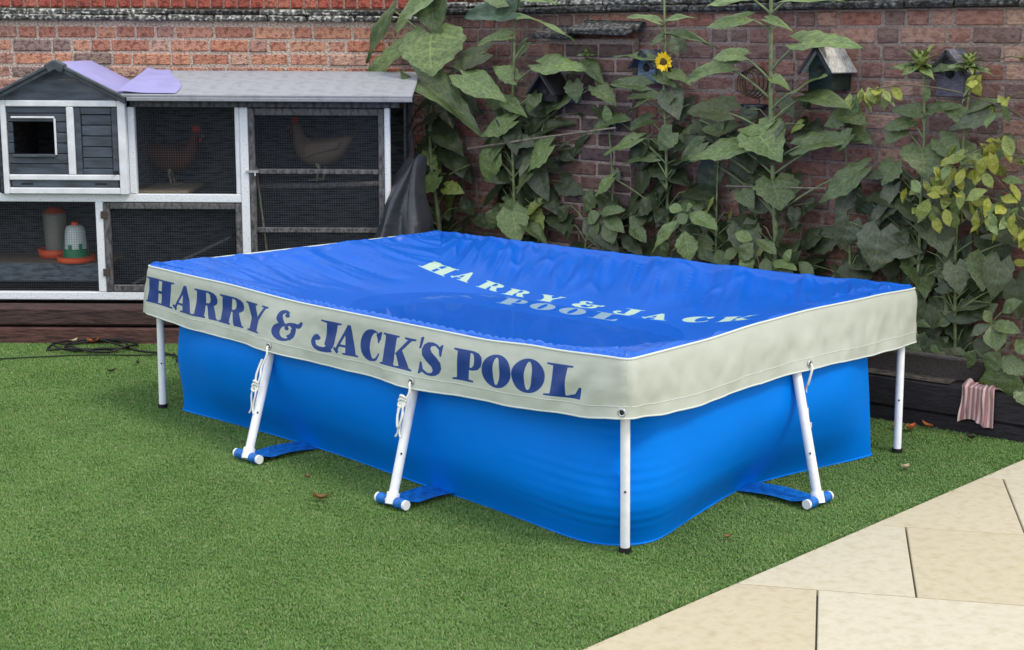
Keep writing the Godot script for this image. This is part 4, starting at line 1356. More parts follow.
func pool_cover() -> void:
	fold_noise = FastNoiseLite.new()
	fold_noise.seed = 71
	fold_noise.frequency = 1.0
	fold_noise.fractal_octaves = 2
	var o := thing("pool_cover", "blue pool cover with a pale green skirt lettered in navy", "pool cover", local(1.3, 0.85, RIM))
	var base := o.position
	# parameters crowd towards the hems, where the pleats are
	var crowd := func(t: float) -> float: return t - 0.11 * sin(TAU * t)
	var top := sheet(260, 170, func(u, v): return cover_point(1.0 - crowd.call(u), crowd.call(v)) - base, func(u, v): return Vector2(crowd.call(u), crowd.call(v)), true)
	part("top_sheet", top, M.cover, o)
	# skirt: the front panel carries the print, the other three sides are plain
	var front := sheet(220, 20, func(u, v): return skirt_point(u, v) - base, func(u, v): return Vector2(u, v), true)
	var fp := part("skirt", front, M.skirt, o)
	fp.set_meta("label", "pale skirt panel with navy lettering")
	var rest := sheet(420, 20, func(u, v): return skirt_point(1.0 + u * 3.0, v) - base, null, true)
	part("skirt", rest, M.skirt_plain, o)
	# white piping along the top hem, stitch line near the lower hem
	var pts := []
	for k in 241:
		pts.append(skirt_point(fmod(3.0 + k / 80.0, 4.0), 0.0) + Vector3(0, 0.002, 0) - base)
	part("piping", tube_mesh(pts, 0.0040, 8), M.piping, o)
	# the blue sheet is gathered into a ruffled roll behind the front hem
	var roll := []
	var rr := []
	for k in 520:
		var u := lerpf(0.012, 0.975, k / 519.0)
		var q := cover_point(1.0 - u, 0.014)
		q.y = hem_front(1.0 - u) + 0.001
		roll.append(q + Vector3(0, 0.002 * sin(u * 61.0), 0) - base)
		rr.append(minf(1.0, 12.0 * minf(u + 0.02, 1.02 - u)) * 0.0115 + 0.0035 * sin(u * 2.7 * 150.0 + 4.0 * fold_noise.get_noise_2d(u * 14.0, 3.0)) + 0.003 * fold_noise.get_noise_2d(u * 30.0, 9.0))
	part("gathered_hem", tube_mesh(roll, rr, 12), M.cover_plain, o)
	pts = []
	for k in 321:
		pts.append(skirt_point(fmod(k / 80.0, 4.0), 0.80, 0.0008) - base)
	part("stitching", tube_mesh(pts, 0.0013, 5), M.piping, o)
	pts = []
	for k in 321:
		pts.append(skirt_point(fmod(k / 80.0, 4.0), 1.0) - base)
	part("hem", tube_mesh(pts, 0.003, 6), M.piping, o)
	# eyelets, some with white cords round the legs
	for g in [[0.352, 1], [0.652, 2], [0.994, 0], [1.53, 3], [2.0, 0], [2.36, 0], [2.68, 0], [3.5, 0]]:
		var p := skirt_point(g[0], 0.90, 0.002) - base
		var n := (skirt_point(g[0], 0.90, 0.01) - skirt_point(g[0], 0.90, 0.0)).normalized()
		var basis := Basis(n.cross(Vector3.UP).normalized(), n, n.cross(Vector3.UP).normalized().cross(n))
		part("eyelet", lathe([Vector2(0.007, 0.0), Vector2(0.009, 0.002), Vector2(0.013, 0.002), Vector2(0.0145, 0.0)], 14), M.metal, o, Transform3D(basis, p))
		part("eyelet_hole", lathe([Vector2(0.0, 0.0005), Vector2(0.0075, 0.0005)], 12), M.black, o, Transform3D(basis, p))
		if g[1]:
			cord(o, p, n, g[1])
	# rain water standing in the middle
	var wl := 0.468
	var st := tool()
	var n := 140
	for i in n:
		for j in n:
			var a0 := float(i) / n
			var a1 := float(i + 1) / n
			var b0 := float(j) / n
			var b1 := float(j + 1) / n
			var q := []
			var lowest := 9.0
			for e in [[a0, b0], [a1, b0], [a1, b1], [a0, b1]]:
				var c := cover_point(e[0], e[1])
				lowest = minf(lowest, c.y)
				q.append(Vector3(c.x, wl, c.z))
			if lowest > wl - 0.0015: continue
			tri_out(st, q[0], q[1], q[2], q[0] - Vector3.UP)
			tri_out(st, q[0], q[2], q[3], q[0] - Vector3.UP)
	var w := part("rain_water", done(st, false), M.water)
	tag(w, "pool of clear rain water lying in the sagging blue cover", "water")

func skirt_point(t: float, v: float, lift := 0.0) -> Vector3:
	# t: 0..1 front from left to near, 1..2 right side, 2..3 back, 3..4 left side; v down
	t = fmod(t, 4.0)
	var a := 0.0
	var b := 0.0
	var s := t - floorf(t)
	var low := 0.43
	match int(floorf(t)):
		0:
			a = 1.0 - s
			low = table(s, [0.0, 0.147, 0.33, 0.51, 0.64, 0.80, 0.93, 1.0], [0.430, 0.413, 0.410, 0.402, 0.402, 0.417, 0.440, 0.461])
		1:
			b = s
			low = table(s, [0.0, 0.105, 0.207, 0.331, 0.518, 0.81, 1.0], [0.461, 0.447, 0.444, 0.455, 0.458, 0.433, 0.423])
		2:
			a = s
			b = 1.0
			low = 0.425
		3:
			a = 1.0
			b = 1.0 - s
			low = 0.43
	var top := hem_height(a, b)
	var eps := 0.012
	var p0 := ring_xz(t - eps)
	var p1 := ring_xz(t + eps)
	var tangent := (p1 - p0).normalized()
	var out := Vector2(tangent.y, -tangent.x)
	var mid := (TN + TB) / 2.0
	var xz := rim_xz(a, b, 0.0, 0.035)
	if out.dot(xz - mid) < 0.0: out = -out
	var wave := fold_noise.get_noise_2d(t * 4.5 + 3.0, v * 0.5) * 0.016 + fold_noise.get_noise_2d(t * 15.0, v * 1.4 + 20.0) * 0.006
	if t > 1.0: wave = wave * 0.9 + 0.008 * maxf(0.0, sin(t * 27.0 + v * 1.3)) * v
	# drag lines that fan out from the near corner
	var fan := exp(-pow((t - 1.0) / 0.10, 2.0))
	wave += 0.006 * fan * sin((t - 1.0) * 130.0 * (1.3 - 0.7 * v)) * sin(PI * v)
	var off := 0.006 + 0.012 * v + wave * smoothstep(0.0, 0.5, v) + lift
	# the leaning legs push the skirt out
	for leg in [0.352, 0.662, 1.53, 2.36, 2.68, 3.5]:
		off += 0.022 * pow(v, 1.6) * exp(-pow((t - leg) / 0.06, 2.0))
	# rounds over the tube at the top
	off -= 0.012 * pow(1.0 - v, 8.0)
	xz += out * off
	return v3(xz, lerpf(top, low, v))

func ring_xz(t: float) -> Vector2:
	t = fposmod(t, 4.0)
	var s := t - floorf(t)
	match int(floorf(t)):
		0: return rim_xz(1.0 - s, 0.0, 0.0, 0.035)
		1: return rim_xz(0.0, s, 0.0, 0.035)
		2: return rim_xz(s, 1.0, 0.0, 0.035)
	return rim_xz(1.0, 1.0 - s, 0.0, 0.035)

func cord(o: Node3D, p: Vector3, n: Vector3, kind: int) -> void:
	# elastic cord: a loop out of the eyelet, down the leg, a knot and loose ends
	var along := n.cross(Vector3.UP).normalized()
	var st := tool()
	var path := []
	if kind == 3:
		path = [Vector3(0, 0, 0.004), Vector3(0.012, -0.012, 0.016), Vector3(0.016, -0.04, 0.012), Vector3(0.008, -0.07, 0.0), Vector3(-0.03, -0.10, -0.03), Vector3(-0.045, -0.17, -0.03), Vector3(-0.04, -0.22, -0.02), Vector3(-0.02, -0.235, 0.0), Vector3(-0.012, -0.215, 0.005)]
	else:
		path = [Vector3(0, 0, 0.004), Vector3(-0.010, -0.004, 0.016), Vector3(-0.016, -0.03, 0.022), Vector3(-0.006, -0.075, 0.040), Vector3(-0.016, -0.11, 0.055), Vector3(-0.004, -0.15, 0.066), Vector3(0.006, -0.11, 0.058), Vector3(0.002, -0.07, 0.044), Vector3(-0.004, -0.045, 0.034)]
	var pts := []
	for q in smooth_path(path, 7):
		pts.append(p - along * q.x * -1.0 + Vector3(0, q.y, 0) + n * q.z)
	var rr := []
	for q in pts: rr.append(0.0042)
	put_tube(st, pts, rr, 7)
	if kind != 3:
		# knot and hanging ends
		var k := p + Vector3(0, -0.145 if kind == 1 else -0.06, 0) + n * (0.064 if kind == 1 else 0.038)
		for j in 3:
			var ring := []
			var r2 := []
			for i in 13:
				var w := TAU * i / 12.0
				ring.append(k + along * cos(w) * 0.011 + Vector3(0, sin(w) * 0.008 - 0.012 * (j - 1), 0) + n * (0.006 * sin(w + j) + 0.003 * j))
				r2.append(0.0048)
			put_tube(st, ring, r2, 6)
		for s in [-1, 1]:
			var tail := [k, k + along * s * 0.012 + Vector3(0, -0.03, 0) + n * 0.012, k + along * s * 0.004 + Vector3(0, -0.062 - 0.02 * kind, 0) + n * 0.02, k + along * s * 0.014 + Vector3(0, -0.085 - 0.02 * kind, 0) + n * 0.024]
			var tp := smooth_path(tail, 5)
			var r3 := []
			for q in tp: r3.append(0.0036)
			put_tube(st, tp, r3, 6)
	part("tie_cord", done(st), M.cord, o)

# ---------------------------------------------------------------- plants
func make_leaf(variant: int, heart := true) -> ArrayMesh:
	# heart shaped blade of length 1 and width 1, petiole at the origin, tip at +z, upper side at +y
	var r := RandomNumberGenerator.new()
	r.seed = 300 + variant
	var fold := r.randf_range(0.04, 0.34)
	var droop := r.randf_range(0.08, 0.42)
	var twist := r.randf_range(-0.5, 0.5)
	var lop := r.randf_range(-0.12, 0.12)
	var ph := r.randf_range(0, 6)
	var f := func(u: float, v: float) -> Vector3:
		var t := u * 2.0 - 1.0
		var w := table(v, [0.0, 0.10, 0.24, 0.42, 0.62, 0.80, 0.92, 1.0], [0.20, 0.40, 0.50, 0.47, 0.34, 0.18, 0.075, 0.0] if heart else [0.03, 0.17, 0.36, 0.49, 0.46, 0.29, 0.12, 0.0])
		w *= 1.0 + 0.10 * sin(v * 34.0 + ph) * absf(t) * (1.0 - v)
		var z := v - (0.20 if heart else 0.02) * absf(t) * pow(1.0 - v, 3.0) * (1.0 + 0.2 * absf(t))
		var y := fold * absf(t) * w * 1.2 - droop * v * v + 0.03 * sin(v * 10.0 + ph + t * 2.0) * absf(t)
		y -= 0.10 * absf(t) * absf(t) * absf(t) * w + twist * t * w * v * 0.5 - 0.018 * sin(v * 21.0 + ph) * (1.0 - absf(t))
		w *= 1.0 + lop * signf(t)
		return Vector3(t * w + 0.03 * sin(v * 4.0 + ph) * v, y, z)
	return sheet(8, 18, f, null, true)

func add_leaf(parent: Node3D, b: Vector3, tip: Vector3, width: float, kind: String, r: RandomNumberGenerator, roll := 0.3, oval := false) -> void:
	var z := tip - b
	var lng := z.length()
	z /= lng
	var hint := (Vector3.UP * 0.75 - D * 0.55 + Vector3(0, 0, 0.25) + Vector3(r.randf_range(-1, 1), r.randf_range(-0.5, 0.5), r.randf_range(-1, 1)) * roll).normalized()
	var y := (hint - z * hint.dot(z)).normalized()
	var x := y.cross(z)
	var shapes := oval_meshes if oval else leaf_meshes
	part("leaf", shapes[r.randi() % shapes.size()], M.leaf[kind], parent, Transform3D(Basis(x * width, y * lng * 0.9, z * lng), b))

const PLANT_LABELS := {
	"A": ["sunflower_plant", "tall leafy sunflower plant growing beside the hen house roof", "sunflower"],
	"B": ["sunflower_plant", "pale stemmed sunflower plant standing behind the bamboo cane", "sunflower"],
	"Bud": ["sunflower_plant", "thin sunflower plant with a small closed bud below the stone cap", "sunflower"],
	"C": ["sunflower_plant", "sunflower plant with one open yellow flower", "sunflower"],
	"D": ["sunflower_plant", "tall thick stemmed sunflower plant left of the white roofed nest box", "sunflower"],
	"E": ["sunflower_plant", "sunflower plant with a large green bud, nearer the white roofed nest box", "sunflower"],
	"F": ["sunflower_plant", "sunflower plant with a green bud at the far right", "sunflower"],
	"G": ["sunflower_plant", "leafy flowerless sunflower plant below the white roofed nest box", "sunflower"],
	"H": ["sunflower_plant", "short leafy sunflower plant just left of the open yellow flower", "sunflower"],
	"I": ["sunflower_plant", "short leafy sunflower plant just right of the open yellow flower", "sunflower"],
	"Low1": ["bedding_plant", "low pale leaved plant behind the middle of the pool's back edge", "plant"],
	"Low2": ["bedding_plant", "low plant with pointed leaves below the tall thick stemmed sunflower", "plant"],
	"Low3": ["bedding_plant", "low dark plant in the bed below the bamboo cane's right end", "plant"],
	"Low4": ["bedding_plant", "leafy plant hanging over the black sleeper beside the striped towel", "plant"],
	"Low5": ["bedding_plant", "small dark plant at the foot of the wall near the hen house", "plant"],
	"Low6": ["trough_plant", "small leafy plant growing in the grey planter trough", "plant"],
}

const FILL := {"A": 22, "B": 32, "Bud": 30, "C": 40, "D": 38, "E": 44, "F": 40, "G": 24, "H": 24, "I": 24, "Low3": 10, "Low5": 10}

func plants() -> void:
	for i in 12:
		leaf_meshes.append(make_leaf(i))
	for i in 6:
		oval_meshes.append(make_leaf(40 + i, false))
	for key in PLANTS:
		var info: Dictionary = PLANTS[key]
		var lab: Array = PLANT_LABELS[key]
		var r := RandomNumberGenerator.new()
		r.seed = hash(key)
		var ctrl := []
		for q in info.stem: ctrl.append(wall_at(q.x, q.y, q.z))
		var base: Vector3 = ctrl[0]
		var o := thing(lab[0], lab[1], lab[2], base, "sunflowers along the wall" if lab[2] == "sunflower" else "low plants in the bed")
		var path := smooth_path(ctrl, 5)
		var st := tool()
		var pts := []
		var rr := []
		for i in path.size():
			pts.append(path[i] - base)
			rr.append(info.r * lerpf(1.15, 0.6, float(i) / path.size()))
		put_tube(st, pts, rr, 9)
		for l in info.leaves:
			var b := wall_at(l[0], l[1], l[2])
			var tip := wall_at(l[3], l[4], l[5])
			add_leaf(o, b - base, tip - base, l[6] * 1.14, l[7], r, 0.3, lab[2] == "plant")
			# petiole from the stem up to the blade
			var best: Vector3 = path[0]
			var score := 1e9
			for p in path:
				var want := b.y - 0.03 - 0.45 * Vector2(p.x - b.x, p.z - b.z).length()
				var d := absf(p.y - want)
				if d < score:
					score = d
					best = p
			if best.distance_to(b) > 0.55: continue
			var m := (best + b) / 2.0 + Vector3(0, 0.10 * best.distance_to(b), 0)
			var pet := []
			var pr := []
			for k in 8:
				var t := k / 7.0
				pet.append(best.lerp(m, t).lerp(m.lerp(b, t), t) - base)
				pr.append(clampf(info.r * 0.5, 0.0026, 0.0055) * lerpf(1.1, 0.8, t))
			put_tube(st, pet, pr, 6)
		if FILL.has(key):
			for k in FILL[key]:
				var p: Vector3 = path[int(r.randf_range(0.06, 0.70) * path.size())] + A * r.randf_range(-0.21, 0.21) - D * r.randf_range(-0.09, 0.03)
				var dir := (A * r.randf_range(-1, 1) + Vector3(0, r.randf_range(-1.0, 0.1), 0) - D * r.randf_range(-0.1, 0.5)).normalized()
				var lng := r.randf_range(0.06, 0.20)
				p.y = clampf(p.y, 0.24, 1.45)
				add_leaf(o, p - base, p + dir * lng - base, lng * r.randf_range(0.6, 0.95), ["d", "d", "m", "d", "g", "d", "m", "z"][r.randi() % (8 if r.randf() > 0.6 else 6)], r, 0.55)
				var joint: Vector3 = path[0]
				for q in path:
					if absf(q.y - (p.y - 0.08)) < absf(joint.y - (p.y - 0.08)): joint = q
				var mid2 := (joint + p) / 2.0 + Vector3(0, 0.03, 0)
				put_tube(st, [joint - base, mid2 - base, p - base], [0.0028, 0.0025, 0.002], 5)
		part("stem", done(st), M.stem, o)
		match key:
			"C": flower_head(o, wall_at(1.660, 1.499, 0.15) - base, wall_at(1.68, 1.47, 0.12) - base)
			"Bud": bud_head(o, wall_at(2.184, 1.548, 0.11) - base, 0.026, 10)
			"E": bud_head(o, wall_at(0.305, 1.525, 0.14) - base, 0.074, 5)
			"F": bud_head(o, wall_at(0.075, 1.525, 0.16) - base, 0.056, 6)
	yellow_shrub()

func flower_head(o: Node3D, at: Vector3, back: Vector3) -> void:
	var n := (Vector3(0, 0.02, 0) - D * 0.75 + Vector3(0.1, 0, 0.65)).normalized()
	var side := n.cross(Vector3.UP).normalized()
	var b := Basis(side, n, side.cross(n))
	var head := part("flower_disc", lathe([Vector2(0, 0.012), Vector2(0.010, 0.014), Vector2(0.020, 0.008), Vector2(0.023, 0.0), Vector2(0.014, -0.010), Vector2(0, -0.014)], 16), M.disc, o, Transform3D(b, at))
	var r := RandomNumberGenerator.new()
	r.seed = 8
	var blade := sheet(3, 6, func(u, v): return Vector3((u - 0.5) * 0.017 * sin(PI * (0.12 + 0.86 * v)), 0.004 - 0.004 * absf(u - 0.5) + 0.008 * v * v, 0.012 + 0.036 * v), null, true)
	for k in 26:
		var w := TAU * k / 26.0 + r.randf_range(-0.1, 0.1)
		part("petal", blade, M.petal, head, Transform3D(Basis(Vector3.UP, w) * Basis(Vector3.RIGHT, r.randf_range(-0.35, 0.25)) * Basis().scaled(Vector3.ONE * r.randf_range(0.8, 1.1)), Vector3(0, 0.002 * (k % 2), 0)))
	part("flower_stalk", tube_mesh(smooth_path([back, back.lerp(at, 0.5) + Vector3(0, -0.012, 0), at - n * 0.012], 5), 0.006, 8), M.stem, o)

func bud_head(o: Node3D, at: Vector3, size: float, seed_no: int) -> void:
	var r := RandomNumberGenerator.new()
	r.seed = seed_no
	var bud := part("bud", lathe([Vector2(0, 0.5 * size), Vector2(0.32 * size, 0.42 * size), Vector2(0.46 * size, 0.1 * size), Vector2(0.30 * size, -0.3 * size), Vector2(0, -0.45 * size)], 12), M.leaf["z"], o, Transform3D(Basis(), at))
	var blade := sheet(2, 6, func(u, v): return Vector3((u - 0.5) * 0.34 * sin(PI * (0.2 + 0.8 * v)) * size, (0.05 * absf(u - 0.5) + 0.55 * v - 0.35 * v * v) * size, (0.25 + 0.95 * v) * size), null, true)
	for k in 30:
		var w := k * 2.4
		var lift := lerpf(-0.9, 0.7, k / 29.0)
		part("bract", blade, M.leaf["z" if k % 3 == 0 else "l"], bud, Transform3D(Basis(Vector3.UP, w) * Basis(Vector3.RIGHT, -lift) * Basis().scaled(Vector3.ONE * r.randf_range(0.7, 1.15)), Vector3(0, (0.1 * lift - 0.1) * size, 0)))
	# larger star of leaves below the bud
	for k in 9:
		var w := TAU * k / 9.0 + r.randf() * 0.5
		var dir := Vector3(cos(w), r.randf_range(-0.1, 0.35), sin(w)).normalized()
		add_leaf(o, at + Vector3(0, -size * 0.6, 0) + dir * size * 0.3, at + Vector3(0, -size * 0.75, 0) + dir * size * r.randf_range(1.6, 2.3), size * 0.62, "m" if k % 2 else "l", r)

func yellow_shrub() -> void:
	var base := wall_at(-0.33, 0.18, 0.10)
	var o := thing("yellow_leaved_shrub", "yellow green leaved shrub arching over the bed at the right edge", "shrub", base)
	var r := RandomNumberGenerator.new()
	r.seed = 17
	var st := tool()
	# arching twigs: points along the wall, height, distance from it
	var twigs := [
		[[-.33,.18,.10],[-.36,.7,.12],[-.33,1.2,.18],[-.20,1.52,.24],[-.05,1.50,.27],[0.02,1.38,.28]],
		[[-.33,.18,.10],[-.30,.6,.14],[-.20,.95,.22],[-.05,1.10,.26],[.10,1.08,.28],[.22,1.0,.29]],
		[[-.33,.18,.10],[-.34,.8,.16],[-.28,1.10,.24],[-.14,1.20,.27],[.04,1.14,.28]],
		[[-.33,.18,.10],[-.38,.9,.14],[-.34,1.3,.2],[-.24,1.40,.25],[-.12,1.36,.28],[-.10,1.26,.29]],
		[[-.36,.9,.14],[-.25,1.26,.22],[0.0,1.38,.26],[.25,1.42,.27],[.45,1.40,.28],[.55,1.38,.28]],
		[[-.30,.7,.14],[-.22,.90,.24],[-.12,.98,.27],[.02,.97,.28],[.14,.93,.29]],
		[[-.30,.7,.14],[-.28,.88,.26],[-.20,.93,.3],[-.12,.90,.3]],
		[[-.38,.9,.14],[-.36,1.4,.22],[-.28,1.6,.26],[-.16,1.58,.28]]]
	var dense := [9, 40, 44, 10, 17, 36, 22, 10]
	for i in twigs.size():
		var ctrl := []
		for q in twigs[i]: ctrl.append(wall_at(q[0], q[1], q[2]) - base)
		var path := smooth_path(ctrl, 6)
		var rr := []
		for k in path.size(): rr.append(lerpf(0.0045, 0.0016, float(k) / path.size()))
		put_tube(st, path, rr, 6)
		for k in dense[i]:
			var t := pow(r.randf(), 0.55)
			if i == 4: t = lerpf(0.55, 1.0, r.randf())
			var p: Vector3 = path[int(t * (path.size() - 1))]
			var spread := 0.05 if dense[i] > 20 else 0.02
			p += Vector3(r.randf_range(-1, 1), r.randf_range(-1, 0.8), r.randf_range(-1, 1)) * spread
			var dir := Vector3(r.randf_range(-0.8, 0.8), r.randf_range(-1.3, 0.1), r.randf_range(-0.5, 0.9)).normalized()
			var lng := r.randf_range(0.055, 0.10)
			add_leaf(o, p, p + dir * lng, lng * r.randf_range(0.45, 0.62), ["y", "y", "z", "l"][r.randi() % 4], r, 0.8, true)
	part("twigs", done(st), M.twig, o)

# ---------------------------------------------------------------- small things
func small_things() -> void:
	bird_house("bird_house", "small blue bird house with a round hole beside the open sunflower", Vector3(1.80, 1.395, 0.0), 0.11, 0.14, Color(0.48, 0.58, 0.67), Color(0.36, 0.42, 0.48), 0.05, 0.10)
	bird_house("bird_house", "dark green bird house with a white painted roof", Vector3(0.775, 1.385, 0.0), 0.12, 0.16, Color(0.16, 0.25, 0.21), Color(0.95, 0.95, 0.93), 0.075, 0.16)
	bird_house("bird_house", "grey bird house half hidden behind the large sunflower bud", Vector3(0.19, 1.375, 0.0), 0.12, 0.17, Color(0.45, 0.44, 0.50), Color(0.52, 0.51, 0.58), 0.06, 0.09)
	bird_house("bird_house", "dark brown bird house hidden in the leaves below the stone cap", Vector3(2.42, 1.29, 0.05), 0.15, 0.10, Color(0.16, 0.15, 0.16), Color(0.17, 0.16, 0.17), 0.07, 0.10)
	coil_ornament()
	# canes
	var c := part("bamboo_cane", tube_mesh([Vector3.ZERO, wall_at(2.45, 1.10, 0.19) - wall_at(2.96, 1.02, 0.19), wall_at(1.92, 1.175, 0.19) - wall_at(2.96, 1.02, 0.19)], [0.0065, 0.006, 0.005], 8), M.cane)
	c.position = wall_at(2.96, 1.02, 0.19)
	tag(c, "long bamboo cane leaning across the sunflower stems", "cane")
	var c2 := part("bamboo_cane", tube_mesh([Vector3.ZERO, wall_at(0.72, 0.955, 0.16) - wall_at(1.26, 0.93, 0.16)], 0.005, 8), M.cane)
	c2.position = wall_at(1.26, 0.93, 0.16)
	tag(c2, "short pale cane tied level behind the tall thick stemmed sunflower", "cane")
	trough()
	towel()
	cable()
	# bindweed flower
	var fl := thing("white_flower", "single white flower at the wall above the planter trough", "flower", wall_at(0.235, 0.455, 0.11))
	var pet := sheet(20, 4, func(u, v): return Basis(A.cross(Vector3.UP), PI / 2.0) * Vector3(0, 0, 0) + (A * cos(u * TAU) + Vector3.UP * sin(u * TAU)) * (0.004 + 0.026 * v) * (1.0 + 0.12 * sin(u * TAU * 5.0) * v) - D * (0.02 * v))
	part("corolla", pet, M.leg_cap, fl)
	part("flower_stalk", tube_mesh(smooth_path([D * 0.0, D * 0.02 + Vector3(0, -0.08, 0), A * 0.03 + Vector3(0, -0.265, 0)], 5), 0.0025, 6), M.stem, fl)
	# dry leaves
	var spots := [[-0.667, -5.014, "curled brown leaf on the lawn in front of the pool", 0.055, 0], [-0.745, -5.282, "tiny dry leaf on the lawn nearer the second leaning leg", 0.026, 0], [-1.851, -7.24, "dark leaf scrap on the lawn by the left pool leg", 0.035, 2], [1.655, -6.02, "larger orange dry leaf below the black sleepers", 0.07, 1], [1.735, -6.07, "smaller orange dry leaf below the black sleepers", 0.05, 1], [1.60, -6.05, "brown dry leaf lying behind the right pool leg", 0.05, 0], [1.86, -5.88, "dark dry leaf on the grass below the towel", 0.05, 2], [1.483, -5.439, "pale dry leaf on the grass near the paving edge", 0.045, 3], [0.70, -4.62, "small brown leaf on the grass by the near corner of the pool", 0.03, 0], [-2.22, -7.77, "orange dry leaf beside the black cable coil", 0.06, 1], [-2.32, -7.775, "pale dry leaf against the lower sleeper by the cable coil", 0.05, 3], [-1.93, -7.05, "little dark leaf on the lawn left of the pool", 0.04, 2]]
	var tones := [mat(Color(0.50, 0.36, 0.20), 0.8), mat(Color(0.72, 0.40, 0.22), 0.8), mat(Color(0.20, 0.19, 0.12), 0.8), mat(Color(0.72, 0.66, 0.52), 0.8)]
	var r := RandomNumberGenerator.new()
	r.seed = 44
	for s in spots:
		var lng: float = s[3]
		var l := part("dry_leaf", sheet(6, 8, func(u, v): return Vector3((u - 0.5) * lng * 0.55 * sin(PI * (0.08 + 0.9 * v)), lng * (0.22 * pow(u * 2.0 - 1.0, 2.0) + 0.18 * pow(v * 2.0 - 1.0, 2.0)), (v - 0.5) * lng), null, true), tones[s[4]])
		l.transform = Transform3D(Basis(Vector3.UP, r.randf() * TAU) * Basis(Vector3.RIGHT, r.randf_range(-0.2, 0.2)), Vector3(s[0], 0.018, s[1]))
		tag(l, s[2], "leaf", "dry leaves on the lawn")

func bird_house(called: String, label: String, at: Vector3, w: float, h: float, body: Color, roof: Color, rise: float, deep: float) -> void:
	var o := thing(called, label, "bird house", wall_at(at.x, at.y, at.z + 0.004))
	o.basis = Basis(-A, Vector3.UP, -D)
	var bm := mat(body, 0.75, M.v_grain, Vector3(3, 8, 3), M.fine_n, 0.4)
	var rm := mat(roof, 0.7, M.v_grain, Vector3(8, 3, 3), M.fine_n, 0.4)
	# front and back with a gable
	for z in [0.006, deep - 0.006]:
		var st := tool()
		var f := []
		var b := []
		for q in [[-w / 2, 0.0], [w / 2, 0.0], [w / 2, h * 0.72], [0.0, h * 0.72 + rise], [-w / 2, h * 0.72]]:
			f.append(Vector3(q[0], q[1], z + 0.005))
			b.append(Vector3(q[0], q[1], z - 0.005))
		var mid := Vector3(0, h * 0.4, z)
		for k in range(1, 4):
			tri_out(st, f[0], f[k], f[k + 1], mid)
			tri_out(st, b[0], b[k], b[k + 1], mid)
		for k in 5:
			quad_out(st, f[k], f[(k + 1) % 5], b[(k + 1) % 5], b[k], mid)
		part("front_panel" if z > 0.01 else "back_panel", done(st, false), bm, o)
	for s in [-1, 1]:
		part("side_panel", box_mesh(Vector3(0.008, h * 0.70, deep - 0.024), 0.002), bm, o, Transform3D(Basis(), Vector3(s * (w / 2 - 0.005), h * 0.36, deep / 2)))
		var top := Vector3(0, h * 0.72 + rise + 0.010, 0)
		var foot := Vector3(s * (w / 2 + 0.028), h * 0.72 - rise * 0.50, 0)
		var dir := (foot - top).normalized()
		var up := Vector3(-dir.y * s, dir.x * s, 0)
		part("roof_panel", box_mesh(Vector3(top.distance_to(foot), 0.010, deep + 0.045), 0.002), rm, o, Transform3D(Basis(dir, up, dir.cross(up)), (top + foot) / 2.0 + Vector3(0, 0, deep / 2 + 0.02)))
		part("barge_board", box_mesh(Vector3(top.distance_to(foot), 0.014, 0.010), 0.002), M.black_wood, o, Transform3D(Basis(dir, up, dir.cross(up)), (top + foot) / 2.0 - up * 0.007 + Vector3(0, 0, deep + 0.048)))
	part("floor_panel", box_mesh(Vector3(w - 0.02, 0.008, deep - 0.024), 0.002), bm, o, Transform3D(Basis(), Vector3(0, 0.006, deep / 2)))
	part("entrance_hole", lathe([Vector2(0, 0.0), Vector2(0.016, 0.0), Vector2(0.018, 0.003), Vector2(0.021, 0.003), Vector2(0.022, -0.001)], 16), M.black, o, Transform3D(Basis(Vector3.RIGHT, PI / 2), Vector3(0, h * 0.55, deep + 0.0005)))

func coil_ornament() -> void:
	var o := thing("coil_ornament", "bronze wire coil ornament hanging on the wall behind the tall stem", "ornament", wall_at(1.21, 1.41, 0.0))
	o.basis = Basis(-A, Vector3.UP, -D)
	var m := mat(Color(0.30, 0.25, 0.17), 0.4)
	m.metallic = 0.6
	for n in 4:
		var ring := []
		for i in 29:
			var w := TAU * i / 28.0
			var rad := 0.072 - 0.006 * n
			ring.append(Vector3(cos(w) * rad * 0.9 + 0.012 * n, sin(w) * rad, 0.02 + 0.045 * n))
		part("ring", tube_mesh(ring, 0.0035, 6), m, o)
	part("spine", tube_mesh([Vector3(0, 0.072, 0.0), Vector3(0.01, 0.074, 0.06), Vector3(0.036, 0.056, 0.158)], 0.003, 6), m, o)
	var dish := mat(Color(0.16, 0.18, 0.24), 0.5)
	part("dish", lathe([Vector2(0, 0.0), Vector2(0.045, 0.002), Vector2(0.07, 0.03), Vector2(0.066, 0.03), Vector2(0.04, 0.008), Vector2(0, 0.006)], 18), dish, o, Transform3D(Basis(), Vector3(0.03, -0.13, 0.075)))

